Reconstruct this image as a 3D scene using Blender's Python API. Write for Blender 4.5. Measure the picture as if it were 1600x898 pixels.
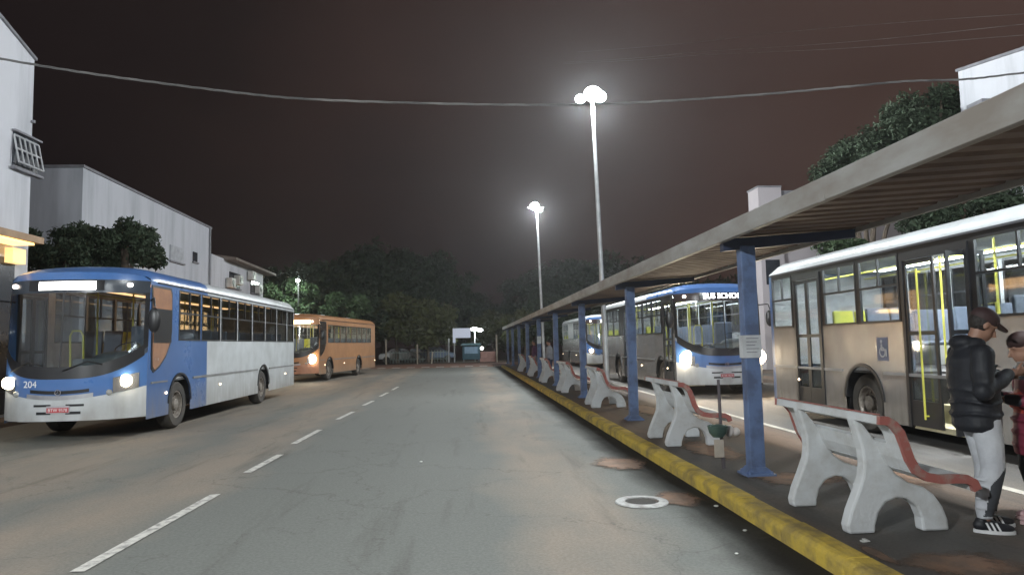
import bpy, bmesh, math, random
from mathutils import Vector, Matrix
R = math.radians
PI = math.pi
random.seed(7)
for o in list(bpy.data.objects): bpy.data.objects.remove(o)
S = bpy.context.scene
C = S.collection

# ------------------------------------------------------------------ camera
FPX = 1100.0
H = 1.62
pit, yaw, rol = R(4.55), R(3.88), R(1.2)
rv = Vector((math.cos(yaw), -math.sin(yaw), 0))
fv = Vector((math.sin(yaw)*math.cos(pit), math.cos(yaw)*math.cos(pit), math.sin(pit)))
uv = rv.cross(fv)
rr = rv*math.cos(rol) - uv*math.sin(rol)
ur = uv*math.cos(rol) + rv*math.sin(rol)
cam = bpy.data.cameras.new('camera'); co = bpy.data.objects.new('camera', cam); C.objects.link(co)
M = Matrix((rr, ur, -fv)).transposed().to_4x4(); M.translation = Vector((0, 0, H))
co.matrix_world = M
cam.sensor_width = 36; cam.lens = 36*FPX/1600; cam.clip_end = 1000; cam.clip_start = .05
S.camera = co

def ray(px, py):
    d = fv*FPX + rr*(px-800) + ur*(449-py)
    return d
def at(px, py, Y):                       # point of a pixel at world depth Y
    d = ray(px, py); t = Y/d.y
    return Vector((d.x*t, Y, H+d.z*t))
def gp(px, py, z=0):                     # point of a pixel on a level
    d = ray(px, py); t = (z-H)/d.z
    return Vector((d.x*t, d.y*t, z))
def xp(px, py, X):                       # point of a pixel on a plane x = X
    d = ray(px, py); t = X/d.x
    return Vector((X, d.y*t, H+d.z*t))

# ------------------------------------------------------------------ sky / exposure
W = bpy.data.worlds.new('World'); S.world = W; W.use_nodes = True
nt = W.node_tree; nt.nodes.clear()
wo = nt.nodes.new('ShaderNodeOutputWorld')
tc = nt.nodes.new('ShaderNodeTexCoord'); mp = nt.nodes.new('ShaderNodeMapping')
mp.inputs['Scale'].default_value = (1.6, 1.6, 3.0)
ns = nt.nodes.new('ShaderNodeTexNoise'); ns.inputs['Scale'].default_value = 1.3; ns.inputs['Detail'].default_value = 4
nt.links.new(tc.outputs['Generated'], mp.inputs[0]); nt.links.new(mp.outputs[0], ns.inputs[0])
sx = nt.nodes.new('ShaderNodeSeparateXYZ'); nt.links.new(tc.outputs['Generated'], sx.inputs[0])
# city glow: brown cloud, brighter towards the right-hand side of the town and overhead
ad = nt.nodes.new('ShaderNodeMath'); ad.operation = 'MULTIPLY_ADD'; ad.inputs[1].default_value = .55; ad.inputs[2].default_value = .25
nt.links.new(sx.outputs['X'], ad.inputs[0])
ad2 = nt.nodes.new('ShaderNodeMath'); ad2.operation = 'MULTIPLY_ADD'; ad2.inputs[1].default_value = .45
nt.links.new(sx.outputs['Z'], ad2.inputs[0]); nt.links.new(ad.outputs[0], ad2.inputs[2])
ad3 = nt.nodes.new('ShaderNodeMath'); ad3.operation = 'MULTIPLY_ADD'; ad3.inputs[1].default_value = .42
nt.links.new(ns.outputs['Fac'], ad3.inputs[0]); nt.links.new(ad2.outputs[0], ad3.inputs[2])
rp = nt.nodes.new('ShaderNodeValToRGB')
e = rp.color_ramp.elements
e[0].position = .18; e[0].color = (.007, .005, .006, 1)
e[1].position = 1.0; e[1].color = (.080, .048, .040, 1)
k = e.new(.45); k.color = (.016, .0105, .010, 1)
k = e.new(.7); k.color = (.042, .024, .020, 1)
nt.links.new(ad3.outputs[0], rp.inputs[0])
# a last trace of sky light
st = nt.nodes.new('ShaderNodeTexSky'); st.sky_type = 'NISHITA'; st.sun_disc = False; st.sun_elevation = R(-6); st.sun_rotation = R(200)
bg = nt.nodes.new('ShaderNodeBackground'); bg2 = nt.nodes.new('ShaderNodeBackground'); bg2.inputs[1].default_value = .02
bg.inputs[1].default_value = .78
ash = nt.nodes.new('ShaderNodeAddShader')
nt.links.new(rp.outputs[0], bg.inputs[0]); nt.links.new(st.outputs[0], bg2.inputs[0])
nt.links.new(bg.outputs[0], ash.inputs[0]); nt.links.new(bg2.outputs[0], ash.inputs[1]); nt.links.new(ash.outputs[0], wo.inputs[0])
S.view_settings.view_transform = 'Standard'; S.view_settings.look = 'None'
S.view_settings.exposure = .18; S.view_settings.gamma = 1
S.render.engine = 'CYCLES'
S.cycles.max_bounces = 6; S.cycles.transparent_max_bounces = 12
S.cycles.sample_clamp_indirect = 3
S.cycles.caustics_reflective = False; S.cycles.caustics_refractive = False

LAMP_W = 5600
COOL = (.93, .985, 1.0)

# ------------------------------------------------------------------ materials
MATS = {}
def mat(name, col, rough=.6, metal=0, col2=None, scale=3, bump=0, bscale=30, stretch=(1, 1, 1), lo=.35, hi=.65, coat=0, detail=5, spec=None):
    if name in MATS: return MATS[name]
    m = bpy.data.materials.new(name); m.use_nodes = True
    n = m.node_tree; b = n.nodes['Principled BSDF']
    b.inputs['Base Color'].default_value = (*col, 1); b.inputs['Roughness'].default_value = rough; b.inputs['Metallic'].default_value = metal
    if coat: b.inputs['Coat Weight'].default_value = coat
    if spec is not None: b.inputs['Specular IOR Level'].default_value = spec
    t = n.nodes.new('ShaderNodeTexCoord'); mpp = n.nodes.new('ShaderNodeMapping'); mpp.inputs['Scale'].default_value = stretch
    n.links.new(t.outputs['Object'], mpp.inputs[0])
    if col2 is None: col2 = tuple(c*.72 for c in col)
    nz = n.nodes.new('ShaderNodeTexNoise'); nz.inputs['Scale'].default_value = scale; nz.inputs['Detail'].default_value = detail; nz.inputs['Roughness'].default_value = .6
    n.links.new(mpp.outputs[0], nz.inputs[0])
    r = n.nodes.new('ShaderNodeValToRGB'); r.color_ramp.elements[0].position = lo; r.color_ramp.elements[1].position = hi
    r.color_ramp.elements[0].color = (*col2, 1); r.color_ramp.elements[1].color = (*col, 1)
    n.links.new(nz.outputs['Fac'], r.inputs[0]); n.links.new(r.outputs[0], b.inputs['Base Color'])
    mr = n.nodes.new('ShaderNodeMapRange'); mr.inputs['To Min'].default_value = min(1, rough*1.25); mr.inputs['To Max'].default_value = rough*.8
    n.links.new(nz.outputs['Fac'], mr.inputs['Value']); n.links.new(mr.outputs[0], b.inputs['Roughness'])
    if bump:
        nb = n.nodes.new('ShaderNodeTexNoise'); nb.inputs['Scale'].default_value = bscale; nb.inputs['Detail'].default_value = 4
        n.links.new(mpp.outputs[0], nb.inputs[0])
        bp = n.nodes.new('ShaderNodeBump'); bp.inputs['Strength'].default_value = bump; bp.inputs['Distance'].default_value = .02
        n.links.new(nb.outputs['Fac'], bp.inputs['Height']); n.links.new(bp.outputs[0], b.inputs['Normal'])
    MATS[name] = m; return m
def emi(name, col, s):
    if name in MATS: return MATS[name]
    m = bpy.data.materials.new(name); m.use_nodes = True; b = m.node_tree.nodes['Principled BSDF']
    b.inputs['Base Color'].default_value = (*[c*.5 for c in col], 1)
    b.inputs['Emission Color'].default_value = (*col, 1); b.inputs['Emission Strength'].default_value = s
    MATS[name] = m; return m
def glass(name, tint=(.75, .8, .82), refl=.12, rough=.04):
    if name in MATS: return MATS[name]
    m = bpy.data.materials.new(name); m.use_nodes = True; n = m.node_tree; n.nodes.clear()
    o = n.nodes.new('ShaderNodeOutputMaterial'); mx = n.nodes.new('ShaderNodeMixShader'); tr = n.nodes.new('ShaderNodeBsdfTransparent'); gl = n.nodes.new('ShaderNodeBsdfGlossy')
    tr.inputs[0].default_value = (*tint, 1); gl.inputs['Roughness'].default_value = rough
    lw = n.nodes.new('ShaderNodeLayerWeight'); lw.inputs[0].default_value = .3
    mr = n.nodes.new('ShaderNodeMapRange'); mr.inputs['To Min'].default_value = refl; mr.inputs['To Max'].default_value = .28
    n.links.new(lw.outputs['Fresnel'], mr.inputs['Value']); n.links.new(mr.outputs[0], mx.inputs[0])
    n.links.new(tr.outputs[0], mx.inputs[1]); n.links.new(gl.outputs[0], mx.inputs[2]); n.links.new(mx.outputs[0], o.inputs[0])
    MATS[name] = m; return m

def dirtify(m, top=1.05, bot=.35, dust=(.19, .17, .145)):
    n = m.node_tree; b = n.nodes['Principled BSDF']; src = b.inputs['Base Color'].links[0].from_socket
    t = n.nodes.new('ShaderNodeTexCoord'); sp = n.nodes.new('ShaderNodeSeparateXYZ'); n.links.new(t.outputs['Object'], sp.inputs[0])
    mr = n.nodes.new('ShaderNodeMapRange'); mr.inputs['From Min'].default_value = top; mr.inputs['From Max'].default_value = bot; n.links.new(sp.outputs['Z'], mr.inputs['Value'])
    mp_ = n.nodes.new('ShaderNodeMapping'); mp_.inputs['Scale'].default_value = (1, 2.2, .35); n.links.new(t.outputs['Object'], mp_.inputs[0])
    nz = n.nodes.new('ShaderNodeTexNoise'); nz.inputs['Scale'].default_value = 4; nz.inputs['Detail'].default_value = 8; n.links.new(mp_.outputs[0], nz.inputs[0])
    m1 = n.nodes.new('ShaderNodeMath'); m1.operation = 'MULTIPLY'; n.links.new(mr.outputs[0], m1.inputs[0]); n.links.new(nz.outputs['Fac'], m1.inputs[1])
    m2 = n.nodes.new('ShaderNodeMapRange'); m2.inputs['From Min'].default_value = .48; m2.inputs['From Max'].default_value = .75; m2.inputs['To Max'].default_value = .05; n.links.new(nz.outputs['Fac'], m2.inputs['Value'])
    m3 = n.nodes.new('ShaderNodeMath'); m3.operation = 'MULTIPLY_ADD'; m3.inputs[1].default_value = .95; m3.use_clamp = True; n.links.new(m1.outputs[0], m3.inputs[0]); n.links.new(m2.outputs[0], m3.inputs[2])
    x = n.nodes.new('ShaderNodeMix'); x.data_type = 'RGBA'; n.links.new(m3.outputs[0], x.inputs['Factor']); n.links.new(src, x.inputs[6]); x.inputs[7].default_value = (*dust, 1)
    n.links.new(x.outputs[2], b.inputs['Base Color'])
    wv = n.nodes.new('ShaderNodeTexNoise'); wv.inputs['Scale'].default_value = 1.1; wv.inputs['Detail'].default_value = 2; n.links.new(t.outputs['Object'], wv.inputs[0])
    bp = n.nodes.new('ShaderNodeBump'); bp.inputs['Strength'].default_value = .35; bp.inputs['Distance'].default_value = .06; n.links.new(wv.outputs['Fac'], bp.inputs['Height']); n.links.new(bp.outputs[0], b.inputs['Normal'])
black = mat('black_trim', (.012, .012, .014), .35)
rubber = mat('tyre_rubber', (.03, .028, .026), .85, col2=(.07, .06, .05))
rimm = mat('wheel_rim', (.30, .27, .24), .55, .3, col2=(.12, .10, .08), scale=8)
blue = mat('bus_blue', (.060, .15, .37), .28, 0, col2=(.05, .125, .31), scale=1.2, coat=.4)
bwhite = mat('bus_white', (.55, .58, .60), .35, 0, col2=(.42, .44, .45), scale=1.5, coat=.3)
silver = mat('bus_silver', (.42, .41, .405), .24, .6, col2=(.31, .30, .29), scale=1.2, coat=.3)
orange = mat('bus_orange', (.40, .20, .09), .4, 0, col2=(.32, .155, .07), scale=1.2, coat=.3)
for m_ in (blue, bwhite, silver, orange): dirtify(m_)
wbus = glass('bus_glass', (.76, .79, .80), .05)
dglass = glass('tinted_glass', (.40, .38, .36), .22)
chrome = mat('chrome', (.6, .6, .62), .2, .9)
yel = mat('yellow_rail', (.55, .52, .08), .4)
seaty = mat('yellow_seat', (.55, .55, .06), .5)
seatg = mat('grey_seat', (.16, .19, .25), .6)
inter = mat('bus_interior', (.45, .46, .46), .6)
floorm = mat('bus_floor', (.10, .10, .10), .7)

# ------------------------------------------------------------------ mesh helpers
class MB:
    def __init__(s): s.v = []; s.f = []; s.m = []
    def face(s, pts, mi=0):
        b = len(s.v); s.v += [tuple(p) for p in pts]; s.f.append(tuple(range(b, b+len(pts)))); s.m.append(mi)
    def hexa(s, p, mi=0):   # 8 points: bottom ring 4, top ring 4
        b = len(s.v); s.v += [tuple(q) for q in p]
        for f in ((3, 2, 1, 0), (4, 5, 6, 7), (0, 1, 5, 4), (1, 2, 6, 5), (2, 3, 7, 6), (3, 0, 4, 7)):
            s.f.append(tuple(b+i for i in f)); s.m.append(mi)
    def box(s, x0, x1, y0, y1, z0, z1, mi=0):
        s.hexa([(x0, y0, z0), (x1, y0, z0), (x1, y1, z0), (x0, y1, z0), (x0, y0, z1), (x1, y0, z1), (x1, y1, z1), (x0, y1, z1)], mi)
    def tube(s, pts, r, n=8, mi=0, squash=None, caps=True):
        pts = [Vector(p) for p in pts]
        if not hasattr(r, '__len__'): r = [r]*len(pts)
        b = len(s.v); up = None
        for i, p in enumerate(pts):
            t = (pts[min(i+1, len(pts)-1)]-pts[max(i-1, 0)]).normalized()
            if up is None:
                up = Vector((0, 0, 1)) if abs(t.z) < .9 else Vector((1, 0, 0))
            a = t.cross(up).normalized(); c = a.cross(t).normalized(); up = c
            rx = r[i]; ry = r[i]
            if hasattr(rx, '__len__'): rx, ry = rx
            for k_ in range(n):
                an = 2*PI*k_/n
                s.v.append(tuple(p+a*math.cos(an)*rx+c*math.sin(an)*ry))
        for i in range(len(pts)-1):
            for k_ in range(n):
                q = (k_+1) % n
                s.f.append((b+i*n+k_, b+i*n+q, b+(i+1)*n+q, b+(i+1)*n+k_)); s.m.append(mi)
        if caps:
            s.f.append(tuple(b+k_ for k_ in range(n-1, -1, -1))); s.m.append(mi)
            e_ = b+(len(pts)-1)*n
            s.f.append(tuple(e_+k_ for k_ in range(n))); s.m.append(mi)
    def sections(s, secs, n=20, mi=0):    # horizontal ellipses (cx,cy,z,rx,ry)
        b = len(s.v)
        for (cx, cy, z, rx, ry) in secs:
            for k_ in range(n):
                an = 2*PI*k_/n; s.v.append((cx+math.cos(an)*rx, cy+math.sin(an)*ry, z))
        for i in range(len(secs)-1):
            for k_ in range(n):
                q = (k_+1) % n
                s.f.append((b+i*n+k_, b+i*n+q, b+(i+1)*n+q, b+(i+1)*n+k_)); s.m.append(mi)
        s.f.append(tuple(b+k_ for k_ in range(n-1, -1, -1))); s.m.append(mi)
        e_ = b+(len(secs)-1)*n; s.f.append(tuple(e_+k_ for k_ in range(n))); s.m.append(mi)
    def ell(s, c, r, rot=None, nu=16, nv=10, mi=0):
        c = Vector(c); b = len(s.v); rot = rot or Matrix.Identity(3)
        s.v.append(tuple(c+rot@Vector((0, 0, -r[2]))))
        for j in range(1, nv):
            ph = -PI/2+PI*j/nv
            for i in range(nu):
                th = 2*PI*i/nu
                s.v.append(tuple(c+rot@Vector((r[0]*math.cos(ph)*math.cos(th), r[1]*math.cos(ph)*math.sin(th), r[2]*math.sin(ph)))))
        s.v.append(tuple(c+rot@Vector((0, 0, r[2])))); top = len(s.v)-1
        for i in range(nu):
            q = (i+1) % nu
            s.f.append((b, b+1+q, b+1+i)); s.m.append(mi)
            for j in range(nv-2):
                s.f.append((b+1+j*nu+i, b+1+j*nu+q, b+1+(j+1)*nu+q, b+1+(j+1)*nu+i)); s.m.append(mi)
            s.f.append((b+1+(nv-2)*nu+i, b+1+(nv-2)*nu+q, top)); s.m.append(mi)
    def lathe(s, c, axis, prof, n=28, mi=0):   # prof: (radius, along)
        c = Vector(c); ax = Vector(axis).normalized()
        u_ = Vector((0, 0, 1)) if abs(ax.z) < .9 else Vector((1, 0, 0))
        a = ax.cross(u_).normalized(); d = ax.cross(a).normalized(); b = len(s.v)
        for (r_, h_) in prof:
            for k_ in range(n):
                an = 2*PI*k_/n; s.v.append(tuple(c+ax*h_+a*math.cos(an)*r_+d*math.sin(an)*r_))
        for i in range(len(prof)-1):
            for k_ in range(n):
                q = (k_+1) % n; s.f.append((b+i*n+k_, b+i*n+q, b+(i+1)*n+q, b+(i+1)*n+k_)); s.m.append(mi)
    def prism(s, poly, y0, y1, axis='y', mi=0):   # polygon in (x,z) extruded along y (or (y,z) along x)
        b = len(s.v); n = len(poly)
        for yy in (y0, y1):
            for (p, q) in poly: s.v.append((p, yy, q) if axis == 'y' else (yy, p, q) if axis == 'x' else (p, q, yy))
        s.f.append(tuple(range(b, b+n))); s.m.append(mi); s.f.append(tuple(range(b+2*n-1, b+n-1, -1))); s.m.append(mi)
        for i in range(n):
            j = (i+1) % n; s.f.append((b+i, b+n+i, b+n+j, b+j)); s.m.append(mi)
    def build(s, name, mats, parent=None, smooth=False, loc=None, bevel=0, fix=True):
        me = bpy.data.meshes.new(name); me.from_pydata(s.v, [], s.f)
        if not isinstance(mats, (list, tuple)): mats = [mats]
        for m in mats: me.materials.append(m)
        me.polygons.foreach_set('material_index', s.m)
        if fix:
            bm = bmesh.new(); bm.from_mesh(me)
            bmesh.ops.remove_doubles(bm, verts=bm.verts, dist=.0003)
            bmesh.ops.recalc_face_normals(bm, faces=bm.faces); bm.to_mesh(me); bm.free()
        if smooth:
            me.polygons.foreach_set('use_smooth', [True]*len(me.polygons))
            if hasattr(me, 'set_sharp_from_angle'): me.set_sharp_from_angle(angle=R(40))
        o = bpy.data.objects.new(name, me); C.objects.link(o)
        if parent: o.parent = parent
        if loc: o.location = loc
        if bevel:
            bv = o.modifiers.new('bevel', 'BEVEL'); bv.width = bevel; bv.segments = 2; bv.limit_method = 'ANGLE'
        return o
def tag(o, label=None, cat=None, group=None, kind=None):
    if label: o['label'] = label
    if cat: o['category'] = cat
    if group: o['group'] = group
    if kind: o['kind'] = kind
    return o
def empty(name, loc, rz=0, **k):
    o = bpy.data.objects.new(name, None); C.objects.link(o); o.location = loc; o.rotation_euler = (0, 0, rz)
    return tag(o, **k)
KIDS = {}
def copy_tree(o, parent=None):
    c = o.copy(); C.objects.link(c)
    if parent: c.parent = parent
    for ch in [x for x in list(C.objects) if x.parent == o]: copy_tree(ch, c)
    return c
def light(name, kind, parent, loc, power, col, rot=None, size=.2, **k):
    l = bpy.data.lights.new(name, kind); l.energy = power; l.color = col
    if kind == 'AREA':
        l.shape = 'RECTANGLE'; l.size = size; l.size_y = k.get('size_y', size)
    else: l.shadow_soft_size = size
    if kind == 'SPOT': l.spot_size = k.get('spot', R(60)); l.spot_blend = k.get('blend', .7)
    o = bpy.data.objects.new(name, l); C.objects.link(o); o.parent = parent; o.location = loc
    if rot: o.rotation_euler = rot
    return o
def remeshed(mb, name, mats, parent, voxel=.01, smooth=2, matf=None):
    o = mb.build('tmp', mats, fix=False)
    md = o.modifiers.new('r', 'REMESH'); md.mode = 'VOXEL'; md.voxel_size = voxel
    if smooth:
        sm = o.modifiers.new('s', 'SMOOTH'); sm.factor = .5; sm.iterations = smooth
    dg = bpy.context.evaluated_depsgraph_get(); ev = o.evaluated_get(dg)
    me = bpy.data.meshes.new_from_object(ev); bpy.data.objects.remove(o)
    me.name = name; me.materials.clear()
    for m in (mats if isinstance(mats, (list, tuple)) else [mats]): me.materials.append(m)
    for p in me.polygons:
        p.use_smooth = True; p.material_index = matf(p.center, p.normal) if matf else 0
    n = bpy.data.objects.new(name, me); C.objects.link(n); n.parent = parent
    return n
def textobj(name, body, size, m, parent, loc, rot, ext=.002, align='CENTER'):
    cu = bpy.data.curves.new(name, 'FONT'); cu.body = body; cu.size = size; cu.extrude = ext; cu.align_x = align; cu.align_y = 'CENTER'
    t = bpy.data.objects.new('t', cu); C.objects.link(t)
    dg = bpy.context.evaluated_depsgraph_get(); me = bpy.data.meshes.new_from_object(t.evaluated_get(dg)); bpy.data.objects.remove(t)
    me.materials.clear(); me.materials.append(m)
    o = bpy.data.objects.new(name, me); C.objects.link(o); o.parent = parent; o.location = loc; o.rotation_euler = rot
    return o

# ------------------------------------------------------------------ ground and roads
def node_road(name, base, warm, dark, seed=0, gloss=.82, warmx=None):
    m = bpy.data.materials.new(name); m.use_nodes = True; n = m.node_tree; b = n.nodes['Principled BSDF']
    t = n.nodes.new('ShaderNodeTexCoord')
    def noise(sc, st, det=5, off=0):
        mpp = n.nodes.new('ShaderNodeMapping'); mpp.inputs['Scale'].default_value = st; mpp.inputs['Location'].default_value = (off+seed, off*2, 0)
        n.links.new(t.outputs['Object'], mpp.inputs[0])
        z = n.nodes.new('ShaderNodeTexNoise'); z.inputs['Scale'].default_value = sc; z.inputs['Detail'].default_value = det; z.inputs['Roughness'].default_value = .62
        n.links.new(mpp.outputs[0], z.inputs[0]); return z
    def ramp(src, a, b_, lo=0, hi=1):
        r = n.nodes.new('ShaderNodeMapRange'); r.inputs['From Min'].default_value = a; r.inputs['From Max'].default_value = b_
        r.inputs['To Min'].default_value = lo; r.inputs['To Max'].default_value = hi; n.links.new(src, r.inputs['Value']); return r.outputs[0]
    def mix(f, c1, c2, mode='MIX'):
        x = n.nodes.new('ShaderNodeMix'); x.data_type = 'RGBA'; x.blend_type = mode
        n.links.new(f, x.inputs['Factor']) if not isinstance(f, (int, float)) else setattr(x.inputs['Factor'], 'default_value', f)
        for i, c in ((6, c1), (7, c2)):
            if isinstance(c, tuple): x.inputs[i].default_value = (*c, 1)
            else: n.links.new(c, x.inputs[i])
        return x.outputs[2]
    big = noise(.9, (.55, .12, 1), 4)
    f1 = ramp(big.outputs['Fac'], .42, .62)
    if warmx is not None:      # tyre-dust bands at fixed places across the road
        sp = n.nodes.new('ShaderNodeSeparateXYZ'); n.links.new(t.outputs['Object'], sp.inputs[0])
        wob = noise(.35, (1, 1, 1), 3, 9)
        wa = n.nodes.new('ShaderNodeMath'); wa.operation = 'MULTIPLY_ADD'; wa.inputs[1].default_value = 1.6; n.links.new(wob.outputs['Fac'], wa.inputs[0]); n.links.new(sp.outputs['X'], wa.inputs[2])
        acc = None
        for (cx, hw) in warmx:
            d = n.nodes.new('ShaderNodeMath'); d.operation = 'SUBTRACT'; d.inputs[1].default_value = cx+.8; n.links.new(wa.outputs[0], d.inputs[0])
            a_ = n.nodes.new('ShaderNodeMath'); a_.operation = 'ABSOLUTE'; n.links.new(d.outputs[0], a_.inputs[0])
            g = ramp(a_.outputs[0], hw, hw*.35)
            if acc is None: acc = g
            else:
                mxx = n.nodes.new('ShaderNodeMath'); mxx.operation = 'MAXIMUM'; n.links.new(acc, mxx.inputs[0]); n.links.new(g, mxx.inputs[1]); acc = mxx.outputs[0]
        mm = n.nodes.new('ShaderNodeMath'); mm.operation = 'MULTIPLY'; n.links.new(acc, mm.inputs[0])
        fx = ramp(noise(1.2, (1, .35, 1), 5, 4).outputs['Fac'], .3, .6, .35, 1); n.links.new(fx, mm.inputs[1]); f1 = mm.outputs[0]
    c = mix(f1, base, warm)
    st_ = noise(2.2, (1.0, .10, 1), 6, 3)
    c = mix(ramp(st_.outputs['Fac'], .56, .74, 0, .6), c, dark)
    if warmx is not None:      # shelter shade and gutter grime along the kerb, painted dark
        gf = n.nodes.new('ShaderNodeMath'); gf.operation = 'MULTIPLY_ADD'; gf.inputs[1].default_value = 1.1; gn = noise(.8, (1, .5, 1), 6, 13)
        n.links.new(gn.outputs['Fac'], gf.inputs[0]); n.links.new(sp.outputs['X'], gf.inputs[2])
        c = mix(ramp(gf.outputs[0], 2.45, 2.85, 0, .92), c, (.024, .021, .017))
    fine = noise(38, (1, 1, 1), 6, 5)
    c = mix(ramp(fine.outputs['Fac'], .38, .62, .0, .38), c, mix(1.0, c, (.45, .45, .45), 'MULTIPLY'))
    # cracks
    vo = n.nodes.new('ShaderNodeTexVoronoi'); vo.feature = 'DISTANCE_TO_EDGE'; vo.inputs['Scale'].default_value = .38
    wn = noise(1.7, (1, 1, 1), 4, 7)
    va = n.nodes.new('ShaderNodeVectorMath'); va.operation = 'MULTIPLY_ADD'; va.inputs[1].default_value = (1.3, 1.3, 0)
    n.links.new(wn.outputs['Color'], va.inputs[0]); n.links.new(t.outputs['Object'], va.inputs[2]); n.links.new(va.outputs[0], vo.inputs['Vector'])
    c = mix(ramp(vo.outputs['Distance'], .007, .0, 0, .45), c, dark)
    n.links.new(c, b.inputs['Base Color'])
    n.links.new(ramp(big.outputs['Fac'], .3, .7, gloss, min(1, gloss+.12)), b.inputs['Roughness']); b.inputs['Specular IOR Level'].default_value = .25
    bp = n.nodes.new('ShaderNodeBump'); bp.inputs['Strength'].default_value = .35; bp.inputs['Distance'].default_value = .01
    n.links.new(fine.outputs['Fac'], bp.inputs['Height']); n.links.new(bp.outputs[0], b.inputs['Normal'])
    return m
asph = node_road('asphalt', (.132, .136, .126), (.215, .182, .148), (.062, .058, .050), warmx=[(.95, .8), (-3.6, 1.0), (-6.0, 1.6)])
asph2 = node_road('asphalt_busway', (.13, .125, .12), (.17, .15, .13), (.07, .06, .05), 20)
earth = node_road('verge_ground', (.06, .05, .04), (.09, .065, .045), (.03, .028, .02), 40)
redroad = node_road('crossing_asphalt', (.22, .13, .10), (.25, .14, .10), (.06, .05, .04), 60)
pave = node_road('platform_concrete', (.105, .098, .09), (.19, .13, .095), (.055, .048, .04), 90, .85)
def sheet(name, x0, x1, y0, y1, z, m, **k):
    b = MB(); b.face([(x0, y0, z), (x1, y0, z), (x1, y1, z), (x0, y1, z)]); return tag(b.build(name, m, fix=False), kind='structure', **k)
sheet('ground', -600, 600, -100, 900, -.03, earth)
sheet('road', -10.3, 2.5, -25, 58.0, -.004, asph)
sheet('busway', 5.28, 11.0, -25, 58.0, -.004, asph2)
sheet('cross_street', -60, 60, 51.2, 62.5, .0, redroad)
b = MB(); b.box(-14.5, -10.3, -25, 51.0, -.2, .13)
tag(b.build('pavement', pave, bevel=.02), kind='structure')
b = MB(); b.box(11.0, 30, -25, 51.0, -.2, .13)
tag(b.build('right_pavement', pave, bevel=.02), kind='structure')
# platform with a worn yellow kerb
b = MB(); b.box(2.70, 5.12, -20, 49.6, -.2, .128)
tag(b.build('platform', pave), kind='structure')
kerb_m = mat('yellow_kerb_paint', (.62, .44, .07), .8, col2=(.28, .21, .08), scale=3.5, bump=.9, bscale=18, lo=.34, hi=.58, detail=9)
kb = MB(); y = -20.0
prof0 = [(2.50, -.15), (2.50, .095), (2.525, .125), (2.56, .137), (2.705, .135), (2.705, -.15)]
rk = random.Random(3)
prev = None
while y < 49.6:
    L = min(.95, 49.6-y); j = rk.uniform(-.007, .007); jz = rk.uniform(-.005, .005)
    kb.prism([(p+j if p < 2.6 else p, q+jz if q > 0 else q) for p, q in prof0], y+.006, y+L-.002); y += L
tag(kb.build('kerb', kerb_m, bevel=.008), kind='structure')
kb = MB(); kb.prism([(5.12, -.15), (5.12, .135), (5.24, .135), (5.28, .1), (5.28, -.15)], -20, 49.6)
tag(kb.build('busway_kerb', mat('pale_kerb', (.52, .48, .42), .8, col2=(.33, .3, .25), scale=2)), kind='structure')
# warm light on road and platform, painted as ragged orange-brown patches
def blob(cx, cy, rx, ry, z, seed, n=26):
    r_ = random.Random(seed); ph = [r_.uniform(0, 6.28) for _ in range(4)]
    return [(cx+rx*math.cos(a)*(1+.13*math.sin(3*a+ph[0])+.08*math.sin(5*a+ph[1])), cy+ry*math.sin(a)*(1+.13*math.sin(2*a+ph[2])+.08*math.sin(7*a+ph[3])), z) for a in [2*PI*i/n for i in range(n)]]
warm_patch = mat('warm_light_patch', (.24, .13, .075), .85, col2=(.12, .08, .055), scale=4, bump=.4)
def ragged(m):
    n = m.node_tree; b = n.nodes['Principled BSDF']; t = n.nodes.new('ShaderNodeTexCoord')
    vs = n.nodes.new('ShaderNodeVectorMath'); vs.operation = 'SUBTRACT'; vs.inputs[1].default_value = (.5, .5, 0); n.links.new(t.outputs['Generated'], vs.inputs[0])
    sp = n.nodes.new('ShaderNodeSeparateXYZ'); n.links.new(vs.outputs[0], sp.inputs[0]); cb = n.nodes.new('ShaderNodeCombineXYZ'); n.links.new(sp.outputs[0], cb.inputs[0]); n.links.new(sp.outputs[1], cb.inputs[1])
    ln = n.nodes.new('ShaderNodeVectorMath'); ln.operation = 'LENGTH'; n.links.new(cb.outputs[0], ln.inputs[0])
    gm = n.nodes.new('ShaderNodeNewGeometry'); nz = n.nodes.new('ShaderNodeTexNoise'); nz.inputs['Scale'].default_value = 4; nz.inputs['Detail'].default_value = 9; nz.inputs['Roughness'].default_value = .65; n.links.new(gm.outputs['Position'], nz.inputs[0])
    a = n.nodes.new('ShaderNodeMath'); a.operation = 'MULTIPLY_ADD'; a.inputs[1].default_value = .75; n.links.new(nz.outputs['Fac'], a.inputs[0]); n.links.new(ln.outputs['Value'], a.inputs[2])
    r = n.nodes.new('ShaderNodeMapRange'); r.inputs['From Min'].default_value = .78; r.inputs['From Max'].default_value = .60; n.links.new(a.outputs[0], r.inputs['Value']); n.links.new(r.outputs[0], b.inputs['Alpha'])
ragged(warm_patch)
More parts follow.
